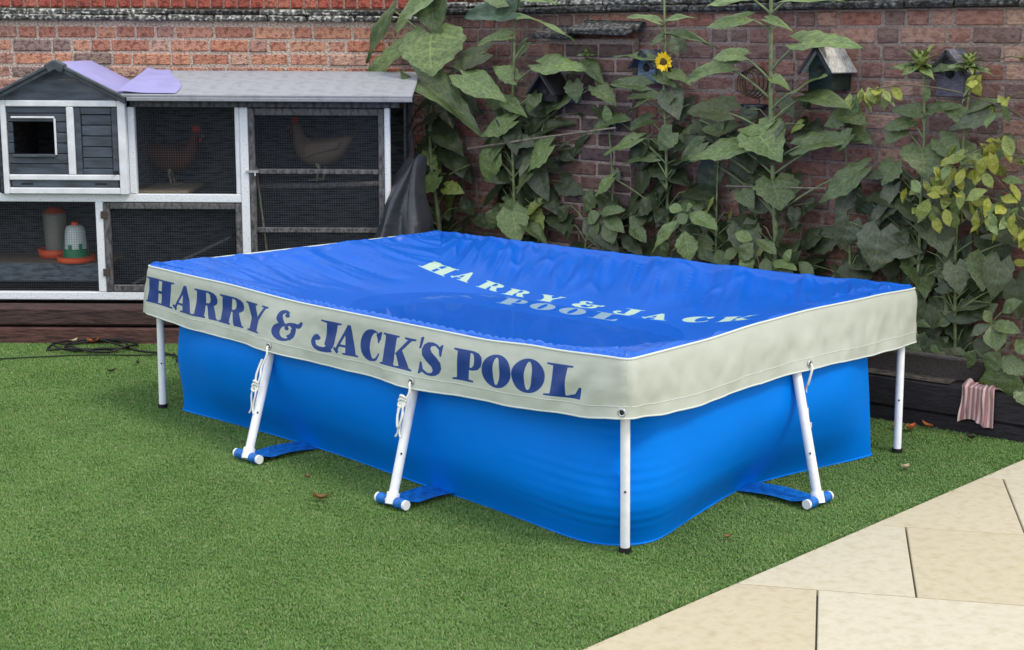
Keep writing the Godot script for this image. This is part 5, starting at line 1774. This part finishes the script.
func trough() -> void:
	# long grey trough on the sleepers, tapering sides and rounded end
	var a := wall_at(-0.10, 0.200, 0.150)
	var b := wall_at(0.55, 0.200, 0.225)
	var along := (b - a).normalized()
	var out := Vector3.UP.cross(along)
	if out.dot(D) > 0: out = -out
	var o := thing("planter_trough", "long grey stone planter trough on the sleepers beside the towel", "planter", a)
	var m := mat(Color(0.44, 0.41, 0.40), 0.9, M.v_fine, Vector3.ONE * 6.0, M.fine_n, 1.0)
	var lng := a.distance_to(b)
	var ring := func(t: float, half_w: float, half_l: float) -> Vector3:
		var c := cos(t * TAU)
		var s := sin(t * TAU)
		var x := signf(c) * pow(absf(c), 0.35) * half_l
		var z := signf(s) * pow(absf(s), 0.45) * half_w
		return along * (lng / 2.0 + x) + out * z
	var prof := [[0.045, 0.0, 0.06], [0.05, 0.01, 0.035], [0.062, 0.085, 0.0], [0.068, 0.088, -0.006], [0.068, 0.105, -0.006], [0.060, 0.107, 0.0], [0.056, 0.085, 0.006], [0.0, 0.083, 0.2]]
	var f := func(u: float, v: float) -> Vector3:
		var k := v * (prof.size() - 1)
		var q: Array = prof[int(roundf(k))]
		return ring.call(u, q[0], lng / 2.0 - q[2]) + Vector3(0, q[1], 0)
	part("trough_shell", sheet(64, prof.size() - 1, f), m, o)
	part("trough_soil", sheet(40, 1, func(u, v): return ring.call(u, 0.055 * v, (lng / 2.0 - 0.008) * v) + Vector3(0, 0.088 + 0.004 * sin(u * 40.0) * v, 0)), M.soil, o)

func towel() -> void:
	var im := Image.create(256, 64, false, Image.FORMAT_RGB8)
	var r := RandomNumberGenerator.new()
	r.seed = 3
	for x in 256:
		var s := fmod(x / 256.0 * 7.0, 1.0)
		for y in 64:
			var c := Color(0.86, 0.76, 0.75)
			if s > 0.22 and s < 0.80:
				c = Color(0.62, 0.40, 0.40) if (x / 2 + y / 2) % 2 == 0 or s > 0.35 and s < 0.45 else Color(0.76, 0.60, 0.59)
			im.set_pixel(x, y, c * r.randf_range(0.9, 1.05))
	var m := mat(Color(1, 1, 1), 0.95, ImageTexture.create_from_image(im), Vector3.ONE, null, 1.0, false)
	m.rim_enabled = true
	m.rim = 0.3
	var at := wall_at(-0.075, 0.199, 0.290)
	var o := thing("striped_towel", "pink and white striped towel draped over the edge of the black sleeper", "towel", at)
	var along := -(wall_at(2.0, 0, 0.303 + 0.232) - wall_at(0.0, 0, 0.303)).normalized()
	var out := Vector3.UP.cross(along)
	if out.dot(D) > 0: out = -out
	var front := 0.015    # sleeper's face, metres out from the origin
	# the fall over the front edge
	var f := func(u: float, v: float) -> Vector3:
		var x := lerpf(-0.015, 0.115, u) + 0.01 * v * (u - 0.5)
		var fold := 0.012 * sin(u * 9.0 + 0.6 + v * 1.5) + 0.007 * sin(u * 23.0 - v * 4.0) + 0.005 * sin(v * 9.0 + u * 6.0)
		var l := v * 0.20
		var p: Vector3
		if l < 0.05:
			p = out * (front - 0.05 + l) + Vector3(0, 0.012 + maxf(0.0, fold), 0)
		else:
			p = out * (front + 0.010 + maxf(0.0, fold) * (0.5 + v)) + Vector3(0, 0.012 - (l - 0.05) * (1.0 - 0.08 * sin(u * 5.0)), 0)
		return p + along * x
	part("towel_fall", sheet(36, 24, f), m, o)
	var g := func(u: float, v: float) -> Vector3:
		var x := lerpf(0.10, 0.24, v)
		var w := lerpf(0.07, 0.02, v * v)
		return along * x + out * (front - 0.045 + (u - 0.5) * w * 1.4 - 0.03 * v) + Vector3(0, 0.008 + 0.034 * sin(PI * u) * (1.0 - 0.7 * v) + 0.006 * sin(v * 14.0 + u * 5.0), 0)
	part("towel_twist", sheet(16, 20, g, func(u, v): return Vector2(v * 0.5, u)), m, o)

func cable() -> void:
	var ctrl := []
	var c := Vector3(-2.19, 0.016, -7.66)
	for i in 27:
		var w := TAU * i / 10.0 + 0.6
		var k := 1.0 - 0.12 * sin(i * 1.7)
		ctrl.append(c + Vector3(cos(w) * 0.20 * k + 0.02 * i / 5.0 - 0.04, 0.008 * (i % 3), sin(w) * 0.13 * k))
	for p in [Vector3(-1.95, 0.016, -7.58), Vector3(-1.78, 0.016, -7.50), Vector3(-1.68, 0.02, -7.38), Vector3(-1.66, 0.03, -7.25), Vector3(-1.60, 0.02, -7.18)]: ctrl.append(p)
	var o := part("black_cable", tube_mesh(smooth_path(ctrl, 5), 0.0055, 7), M.black)
	tag(o, "black cable coiled on the lawn below the hen house", "cable")
	var c2 := part("black_cable", tube_mesh(smooth_path([Vector3(-3.1, 0.014, -7.30), Vector3(-2.6, 0.014, -7.35), Vector3(-2.2, 0.015, -7.45), Vector3(-1.9, 0.014, -7.46), Vector3(-1.72, 0.014, -7.49)], 6), 0.0035, 6), M.black)
	tag(c2, "thin dark cable lying straight across the lawn at the left edge", "cable")

const PLANTS := {
	"A": {"r": 0.013, "stem": [Vector3(3.195,0.17,0.17),Vector3(3.203,0.518,0.17),Vector3(3.234,0.719,0.17),Vector3(3.274,0.912,0.17),Vector3(3.28,1.107,0.17),Vector3(3.269,1.492,0.17),Vector3(3.266,1.871,0.17)],
		"leaves": [[3.214,1.836,0.22,3.471,1.665,0.32,0.151,"l"], [3.245,1.848,0.19,3.173,1.633,0.26,0.202,"m"], [3.215,1.633,0.22,3.14,1.409,0.3,0.346,"l"], [3.554,1.766,0.2,3.75,1.488,0.28,0.069,"m"],
		[3.477,1.54,0.22,3.809,1.329,0.3,0.114,"l"], [2.889,1.538,0.13,3.147,1.472,0.18,0.164,"o"], [3.292,1.384,0.24,2.802,1.2,0.3,0.179,"m"], [3.32,1.328,0.2,3.449,1.336,0.24,0.079,"d"],
		[2.966,1.411,0.22,2.593,1.321,0.28,0.142,"l"], [3.405,1.271,0.22,3.581,1.165,0.26,0.091,"g"], [3.258,1.258,0.22,3.404,1.166,0.26,0.073,"g"], [3.216,1.177,0.2,3.416,1.114,0.22,0.078,"g"],
		[3.193,0.852,0.2,3.28,0.768,0.28,0.134,"l"], [3.301,0.626,0.2,3.367,0.515,0.24,0.068,"l"], [3.252,1.118,0.12,3.035,1.008,0.16,0.136,"d"], [3.233,0.995,0.1,3.003,0.855,0.13,0.124,"d"],
		[3.272,1.272,0.1,3.114,1.141,0.16,0.125,"d"], [3.034,0.923,0.1,3.189,0.651,0.12,0.089,"d"], [3.355,1.045,0.1,3.463,0.928,0.14,0.103,"d"], [3.196,1.301,0.08,2.956,1.216,0.1,0.124,"d"]]},
	"B": {"r": 0.009, "stem": [Vector3(2.641,0.17,0.14),Vector3(2.649,0.544,0.14),Vector3(2.659,0.813,0.14),Vector3(2.676,1.158,0.14),Vector3(2.664,1.498,0.14),Vector3(2.659,1.859,0.14)],
		"leaves": [[2.67,1.746,0.15,2.991,1.758,0.24,0.139,"b"], [2.62,1.72,0.15,2.22,1.691,0.2,0.059,"l"], [2.689,1.617,0.16,2.897,1.601,0.22,0.075,"l"], [2.663,1.4,0.14,2.821,1.486,0.16,0.086,"l"],
		[2.442,1.481,0.17,2.081,1.476,0.24,0.115,"l"], [2.711,1.289,0.15,2.544,1.227,0.18,0.075,"l"], [2.478,1.326,0.16,2.54,1.243,0.2,0.116,"m"], [2.638,1.182,0.18,2.847,1.112,0.24,0.107,"l"],
		[2.372,1.063,0.18,2.521,0.955,0.24,0.198,"l"], [2.77,0.99,0.18,2.828,0.855,0.22,0.173,"l"], [2.615,0.703,0.2,2.525,0.549,0.24,0.155,"l"], [2.759,0.68,0.19,2.772,0.593,0.2,0.092,"m"],
		[2.706,0.741,0.16,2.53,0.714,0.19,0.07,"m"], [2.55,0.641,0.16,2.355,0.572,0.2,0.08,"m"], [2.622,1.577,0.1,2.748,1.445,0.12,0.086,"m"], [2.826,1.081,0.1,2.987,0.925,0.1,0.109,"d"],
		[2.672,0.916,0.08,2.745,0.779,0.12,0.141,"d"], [2.598,0.867,0.08,2.419,0.748,0.1,0.129,"d"], [2.821,0.825,0.08,2.971,0.689,0.1,0.121,"d"], [2.604,1.816,0.16,2.325,1.82,0.22,0.074,"l"],
		[2.712,1.798,0.16,2.852,1.84,0.22,0.086,"m"]]},
	"Bud": {"r": 0.006, "stem": [Vector3(2.516,0.17,0.1),Vector3(2.518,0.574,0.1),Vector3(2.507,0.874,0.1),Vector3(2.502,1.085,0.1),Vector3(2.454,1.233,0.1),Vector3(2.268,1.351,0.1),Vector3(2.183,1.503,0.1)],
		"leaves": [[2.241,1.387,0.14,2.208,1.293,0.16,0.088,"m"], [2.102,1.37,0.13,1.952,1.29,0.15,0.087,"m"], [2.268,1.341,0.1,2.51,1.242,0.14,0.104,"m"], [2.475,1.232,0.1,2.637,1.29,0.12,0.085,"d"],
		[2.188,1.493,0.11,2.041,1.416,0.14,0.077,"m"], [2.194,1.483,0.11,2.296,1.422,0.14,0.072,"m"], [2.496,1.2,0.1,2.636,1.106,0.12,0.074,"d"], [2.488,1.138,0.1,2.266,1.208,0.1,0.085,"d"],
		[2.231,1.121,0.06,2.403,1.036,0.06,0.083,"d"], [2.499,0.821,0.1,2.335,0.704,0.13,0.106,"d"]]},
	"C": {"r": 0.008, "stem": [Vector3(1.627,0.17,0.12),Vector3(1.63,0.647,0.12),Vector3(1.642,0.833,0.12),Vector3(1.657,1.125,0.12),Vector3(1.676,1.356,0.12),Vector3(1.676,1.556,0.12),Vector3(1.69,1.83,0.12)],
		"leaves": [[1.647,1.693,0.14,1.483,1.733,0.17,0.044,"l"], [1.719,1.689,0.14,1.881,1.742,0.18,0.044,"l"], [1.681,1.613,0.14,1.75,1.584,0.16,0.044,"m"], [1.626,1.622,0.14,1.35,1.613,0.18,0.044,"m"],
		[1.751,1.517,0.14,1.948,1.545,0.2,0.054,"m"], [1.787,1.382,0.13,2.001,1.408,0.18,0.07,"m"], [1.723,1.331,0.13,1.907,1.341,0.16,0.045,"m"], [1.619,1.329,0.13,1.718,1.273,0.15,0.064,"m"],
		[1.816,1.123,0.14,2.033,1.05,0.18,0.08,"l"], [1.598,1.163,0.15,1.67,1.079,0.18,0.117,"m"], [1.715,1.035,0.13,1.898,1.042,0.17,0.059,"m"], [1.995,0.918,0.12,2.092,0.833,0.16,0.086,"l"],
		[1.759,1.218,0.12,1.898,1.184,0.15,0.065,"m"], [1.616,1.557,0.08,1.652,1.651,0.1,0.079,"g"], [1.631,1.452,0.12,1.491,1.417,0.16,0.069,"m"], [1.716,1.436,0.12,1.581,1.387,0.15,0.059,"m"],
		[1.722,0.998,0.08,1.52,0.938,0.1,0.13,"d"], [1.784,0.969,0.08,1.924,0.811,0.1,0.15,"d"], [1.671,0.879,0.1,1.808,0.696,0.12,0.139,"d"], [1.843,0.816,0.08,2.019,0.676,0.1,0.131,"d"],
		[1.716,0.8,0.08,1.513,0.72,0.1,0.12,"d"], [1.624,1.028,0.08,1.734,0.899,0.1,0.119,"d"], [1.548,1.301,0.08,1.681,1.196,0.1,0.098,"d"], [2.043,1.216,0.07,2.165,1.278,0.1,0.072,"d"]]},
	"D": {"r": 0.013, "stem": [Vector3(0.969,0.17,0.15),Vector3(0.981,0.663,0.15),Vector3(0.993,0.814,0.15),Vector3(1.012,0.997,0.15),Vector3(1.036,1.291,0.15),Vector3(1.045,1.515,0.15),Vector3(1.059,1.825,0.15)],
		"leaves": [[1.148,1.795,0.2,1.37,1.766,0.26,0.066,"l"], [1.16,1.702,0.2,1.363,1.667,0.25,0.075,"l"], [0.864,1.596,0.19,0.538,1.6,0.24,0.11,"l"], [1.056,1.693,0.17,0.913,1.665,0.2,0.042,"l"],
		[1.17,1.532,0.2,1.321,1.549,0.24,0.084,"l"], [1.24,1.477,0.2,1.495,1.451,0.25,0.08,"l"], [0.88,1.386,0.19,0.704,1.468,0.24,0.115,"l"], [0.827,1.361,0.19,0.572,1.368,0.22,0.091,"m"],
		[1.017,1.431,0.17,0.918,1.402,0.19,0.051,"l"], [1.238,1.272,0.2,1.489,1.306,0.22,0.146,"o"], [1.157,1.115,0.21,1.44,1.094,0.26,0.108,"l"], [1.411,1.119,0.16,1.537,1.015,0.2,0.077,"m"],
		[1.086,1.195,0.19,0.921,1.098,0.26,0.196,"l"], [1.08,1.196,0.19,1.17,1.207,0.22,0.07,"l"], [0.849,1.138,0.18,0.579,1.218,0.22,0.11,"m"], [0.984,0.974,0.19,0.907,0.856,0.24,0.186,"m"],
		[0.541,1.054,0.17,0.756,0.91,0.21,0.117,"m"], [0.608,1.198,0.17,0.686,1.13,0.2,0.081,"m"], [0.936,1.779,0.18,0.656,1.806,0.24,0.074,"l"], [1.142,0.916,0.1,1.236,0.792,0.12,0.095,"d"],
		[1.218,1.05,0.08,1.312,0.904,0.1,0.115,"d"], [1.389,1.017,0.08,1.457,0.846,0.1,0.126,"d"], [1.485,1.227,0.08,1.349,1.115,0.1,0.098,"d"]]},
	"E": {"r": 0.009, "stem": [Vector3(0.263,0.17,0.13),Vector3(0.263,0.306,0.13),Vector3(0.266,0.591,0.13),Vector3(0.273,0.936,0.13),Vector3(0.274,1.19,0.13),Vector3(0.292,1.473,0.13)],
		"leaves": [[0.26,1.154,0.17,0.197,1.057,0.24,0.176,"m"], [0.398,1.087,0.16,0.437,0.997,0.2,0.142,"m"], [0.432,0.793,0.18,0.443,0.616,0.22,0.179,"g"], [0.594,0.817,0.16,0.625,0.687,0.18,0.118,"g"],
		[0.392,0.985,0.16,0.466,0.826,0.2,0.071,"g"], [0.201,0.885,0.18,0.096,0.721,0.22,0.149,"g"], [0.36,1.229,0.14,0.454,1.183,0.18,0.08,"m"], [0.33,1.272,0.14,0.457,1.234,0.18,0.071,"m"],
		[0.195,1.194,0.14,0.079,1.119,0.18,0.097,"m"], [0.366,0.948,0.1,0.416,0.75,0.12,0.134,"d"], [0.273,0.976,0.1,0.365,0.711,0.12,0.16,"d"], [0.286,0.803,0.1,0.334,0.604,0.12,0.134,"d"],
		[0.436,0.7,0.08,0.391,0.552,0.1,0.109,"d"], [0.229,1.022,0.1,0.073,0.887,0.12,0.124,"d"], [0.637,0.951,0.1,0.697,0.815,0.14,0.082,"g"], [0.295,1.307,0.14,0.415,1.333,0.18,0.071,"m"],
		[0.249,1.317,0.14,0.103,1.347,0.18,0.07,"m"]]},
	"F": {"r": 0.007, "stem": [Vector3(0.06,0.17,0.15),Vector3(0.063,0.273,0.15),Vector3(0.079,0.529,0.15),Vector3(0.091,0.782,0.15),Vector3(0.086,1.117,0.15),Vector3(0.079,1.282,0.15),Vector3(0.066,1.485,0.15)],
		"leaves": [[-0.055,1.319,0.17,0.149,1.269,0.21,0.094,"g"], [0.063,0.681,0.2,0.022,0.572,0.24,0.096,"g"], [-0.137,0.718,0.2,-0.119,0.568,0.24,0.111,"g"], [-0.227,0.823,0.18,-0.029,0.831,0.2,0.094,"g"],
		[-0.104,1.208,0.14,-0.032,1.105,0.18,0.086,"m"], [0.103,1.157,0.14,-0.023,1.083,0.16,0.096,"m"], [0.084,1.281,0.14,0.185,1.361,0.18,0.07,"m"], [0.06,1.323,0.14,-0.077,1.388,0.18,0.07,"m"],
		[0.087,0.947,0.1,-0.087,0.817,0.12,0.132,"d"], [-0.012,0.808,0.1,-0.142,0.656,0.12,0.122,"d"], [0.099,0.777,0.1,0.191,0.577,0.12,0.132,"d"], [-0.111,0.962,0.1,-0.218,0.788,0.12,0.121,"d"],
		[0.007,0.615,0.08,0.054,0.44,0.1,0.115,"d"], [-0.155,0.635,0.1,-0.198,0.475,0.12,0.113,"d"]]},
	"G": {"r": 0.006, "stem": [Vector3(0.613,0.17,0.1),Vector3(0.618,0.594,0.1),Vector3(0.645,0.906,0.1),Vector3(0.667,1.126,0.1),Vector3(0.68,1.293,0.1)],
		"leaves": [[0.662,1.285,0.13,0.758,1.239,0.16,0.091,"m"], [0.657,1.286,0.13,0.538,1.265,0.16,0.1,"m"], [0.668,1.294,0.12,0.625,1.365,0.14,0.055,"l"], [0.659,1.215,0.12,0.51,1.171,0.15,0.1,"m"]]},
	"H": {"r": 0.006, "stem": [Vector3(2.019,0.17,0.08),Vector3(2.021,0.597,0.08),Vector3(2.029,0.954,0.08),Vector3(2.061,1.205,0.08)],
		"leaves": [[2.044,1.197,0.1,2.159,1.142,0.12,0.082,"m"], [2.038,1.202,0.1,1.899,1.237,0.12,0.082,"m"], [2.044,1.207,0.1,2.064,1.286,0.11,0.051,"l"]]},
	"I": {"r": 0.006, "stem": [Vector3(1.357,0.17,0.09),Vector3(1.361,0.611,0.09),Vector3(1.366,0.9,0.09),Vector3(1.359,1.185,0.09)],
		"leaves": [[1.344,1.177,0.11,1.447,1.201,0.13,0.077,"m"], [1.344,1.177,0.11,1.229,1.229,0.13,0.077,"m"], [1.352,1.185,0.1,1.329,1.262,0.12,0.048,"l"]]},
	"Low1": {"r": 0.005, "stem": [Vector3(1.429,0.17,0.2),Vector3(1.444,0.555,0.2),Vector3(1.472,0.659,0.2),Vector3(1.482,0.779,0.2)],
		"leaves": [[1.445,0.77,0.24,1.623,0.61,0.3,0.082,"l"], [1.428,0.707,0.26,1.358,0.584,0.3,0.096,"l"], [1.41,0.797,0.24,1.214,0.752,0.3,0.081,"l"], [1.473,0.805,0.22,1.542,0.82,0.24,0.053,"l"],
		[1.449,0.807,0.22,1.412,0.84,0.24,0.043,"l"], [1.422,0.787,0.24,1.461,0.753,0.28,0.062,"m"], [1.522,0.727,0.2,1.632,0.646,0.22,0.058,"m"], [1.377,0.668,0.2,1.274,0.577,0.24,0.067,"m"],
		[1.282,0.629,0.2,1.182,0.577,0.24,0.062,"m"], [1.568,0.65,0.2,1.599,0.561,0.22,0.068,"m"], [1.39,0.62,0.22,1.232,0.582,0.25,0.058,"g"]]},
	"Low2": {"r": 0.005, "stem": [Vector3(0.991,0.17,0.22),Vector3(1.017,0.564,0.22),Vector3(1.065,0.652,0.22),Vector3(1.078,0.707,0.22)],
		"leaves": [[1.053,0.701,0.24,1.121,0.736,0.28,0.061,"l"], [1.033,0.691,0.26,1.084,0.602,0.3,0.074,"m"], [1.025,0.704,0.24,0.894,0.674,0.28,0.06,"m"], [0.94,0.611,0.24,0.785,0.604,0.28,0.06,"l"],
		[0.875,0.618,0.24,0.844,0.677,0.26,0.046,"l"], [0.883,0.605,0.26,0.803,0.548,0.28,0.055,"m"], [1.058,0.633,0.26,1.044,0.56,0.3,0.07,"l"], [1.132,0.655,0.22,1.203,0.605,0.26,0.061,"m"],
		[0.978,0.626,0.24,0.943,0.555,0.28,0.056,"m"], [1.051,0.718,0.22,1.023,0.769,0.24,0.047,"m"], [0.817,0.62,0.2,0.739,0.576,0.22,0.055,"m"]]},
	"Low3": {"r": 0.005, "stem": [Vector3(2.139,0.17,0.16),Vector3(2.134,0.542,0.16),Vector3(2.089,0.675,0.16),Vector3(2.037,0.756,0.16)],
		"leaves": [[2.02,0.749,0.18,1.87,0.799,0.22,0.071,"m"], [2.02,0.739,0.18,2.091,0.705,0.22,0.071,"m"], [1.993,0.731,0.18,1.841,0.686,0.22,0.071,"m"], [2.032,0.707,0.18,2.049,0.617,0.22,0.071,"m"],
		[1.979,0.701,0.18,1.904,0.611,0.22,0.081,"m"], [2.222,0.662,0.14,2.307,0.588,0.16,0.073,"d"], [1.856,0.694,0.14,1.726,0.634,0.18,0.07,"m"], [1.906,0.639,0.14,1.757,0.581,0.18,0.071,"d"],
		[2.275,0.76,0.12,2.361,0.666,0.14,0.073,"d"]]},
	"Low4": {"r": 0.005, "stem": [Vector3(-0.197,0.17,0.24),Vector3(-0.183,0.273,0.24),Vector3(-0.149,0.381,0.24),Vector3(-0.127,0.461,0.24)],
		"leaves": [[-0.136,0.465,0.26,-0.062,0.431,0.3,0.051,"g"], [-0.146,0.463,0.27,-0.201,0.378,0.31,0.085,"m"], [-0.144,0.47,0.26,-0.275,0.468,0.3,0.06,"m"], [-0.135,0.472,0.25,-0.115,0.526,0.27,0.043,"m"],
		[-0.191,0.362,0.27,-0.147,0.277,0.3,0.085,"m"], [-0.209,0.348,0.27,-0.303,0.301,0.3,0.077,"m"], [-0.2,0.299,0.28,-0.174,0.198,0.3,0.094,"m"], [-0.252,0.298,0.28,-0.252,0.186,0.3,0.102,"m"],
		[-0.242,0.415,0.24,-0.33,0.384,0.28,0.068,"m"], [-0.174,0.521,0.24,-0.256,0.583,0.26,0.06,"m"], [-0.059,0.344,0.22,-0.029,0.266,0.24,0.061,"m"], [-0.272,0.236,0.26,-0.337,0.168,0.28,0.077,"m"]]},
	"Low5": {"r": 0.005, "stem": [Vector3(3.36,0.17,0.1),Vector3(3.343,0.448,0.1),Vector3(3.097,0.567,0.1),Vector3(3.034,0.645,0.1)],
		"leaves": [[3.014,0.643,0.12,3.113,0.546,0.14,0.089,"d"], [2.998,0.655,0.12,2.838,0.593,0.14,0.078,"d"], [3.029,0.664,0.12,3.066,0.751,0.13,0.067,"d"], [2.935,0.544,0.12,3.033,0.453,0.14,0.077,"d"]]},
	"Low6": {"r": 0.004, "stem": [Vector3(0.266,0.17,0.2),Vector3(0.268,0.241,0.2),Vector3(0.296,0.312,0.2),Vector3(0.308,0.354,0.2)],
		"leaves": [[0.297,0.345,0.22,0.346,0.31,0.24,0.04,"m"], [0.287,0.338,0.22,0.244,0.294,0.24,0.04,"m"], [0.273,0.315,0.2,0.181,0.309,0.22,0.04,"m"], [0.156,0.332,0.2,0.074,0.303,0.22,0.04,"m"],
		[0.227,0.343,0.2,0.172,0.388,0.22,0.035,"m"], [0.344,0.292,0.2,0.301,0.248,0.22,0.04,"m"], [0.118,0.315,0.2,0.165,0.277,0.22,0.04,"m"], [0.064,0.332,0.2,-0.029,0.314,0.22,0.039,"g"]]},
}
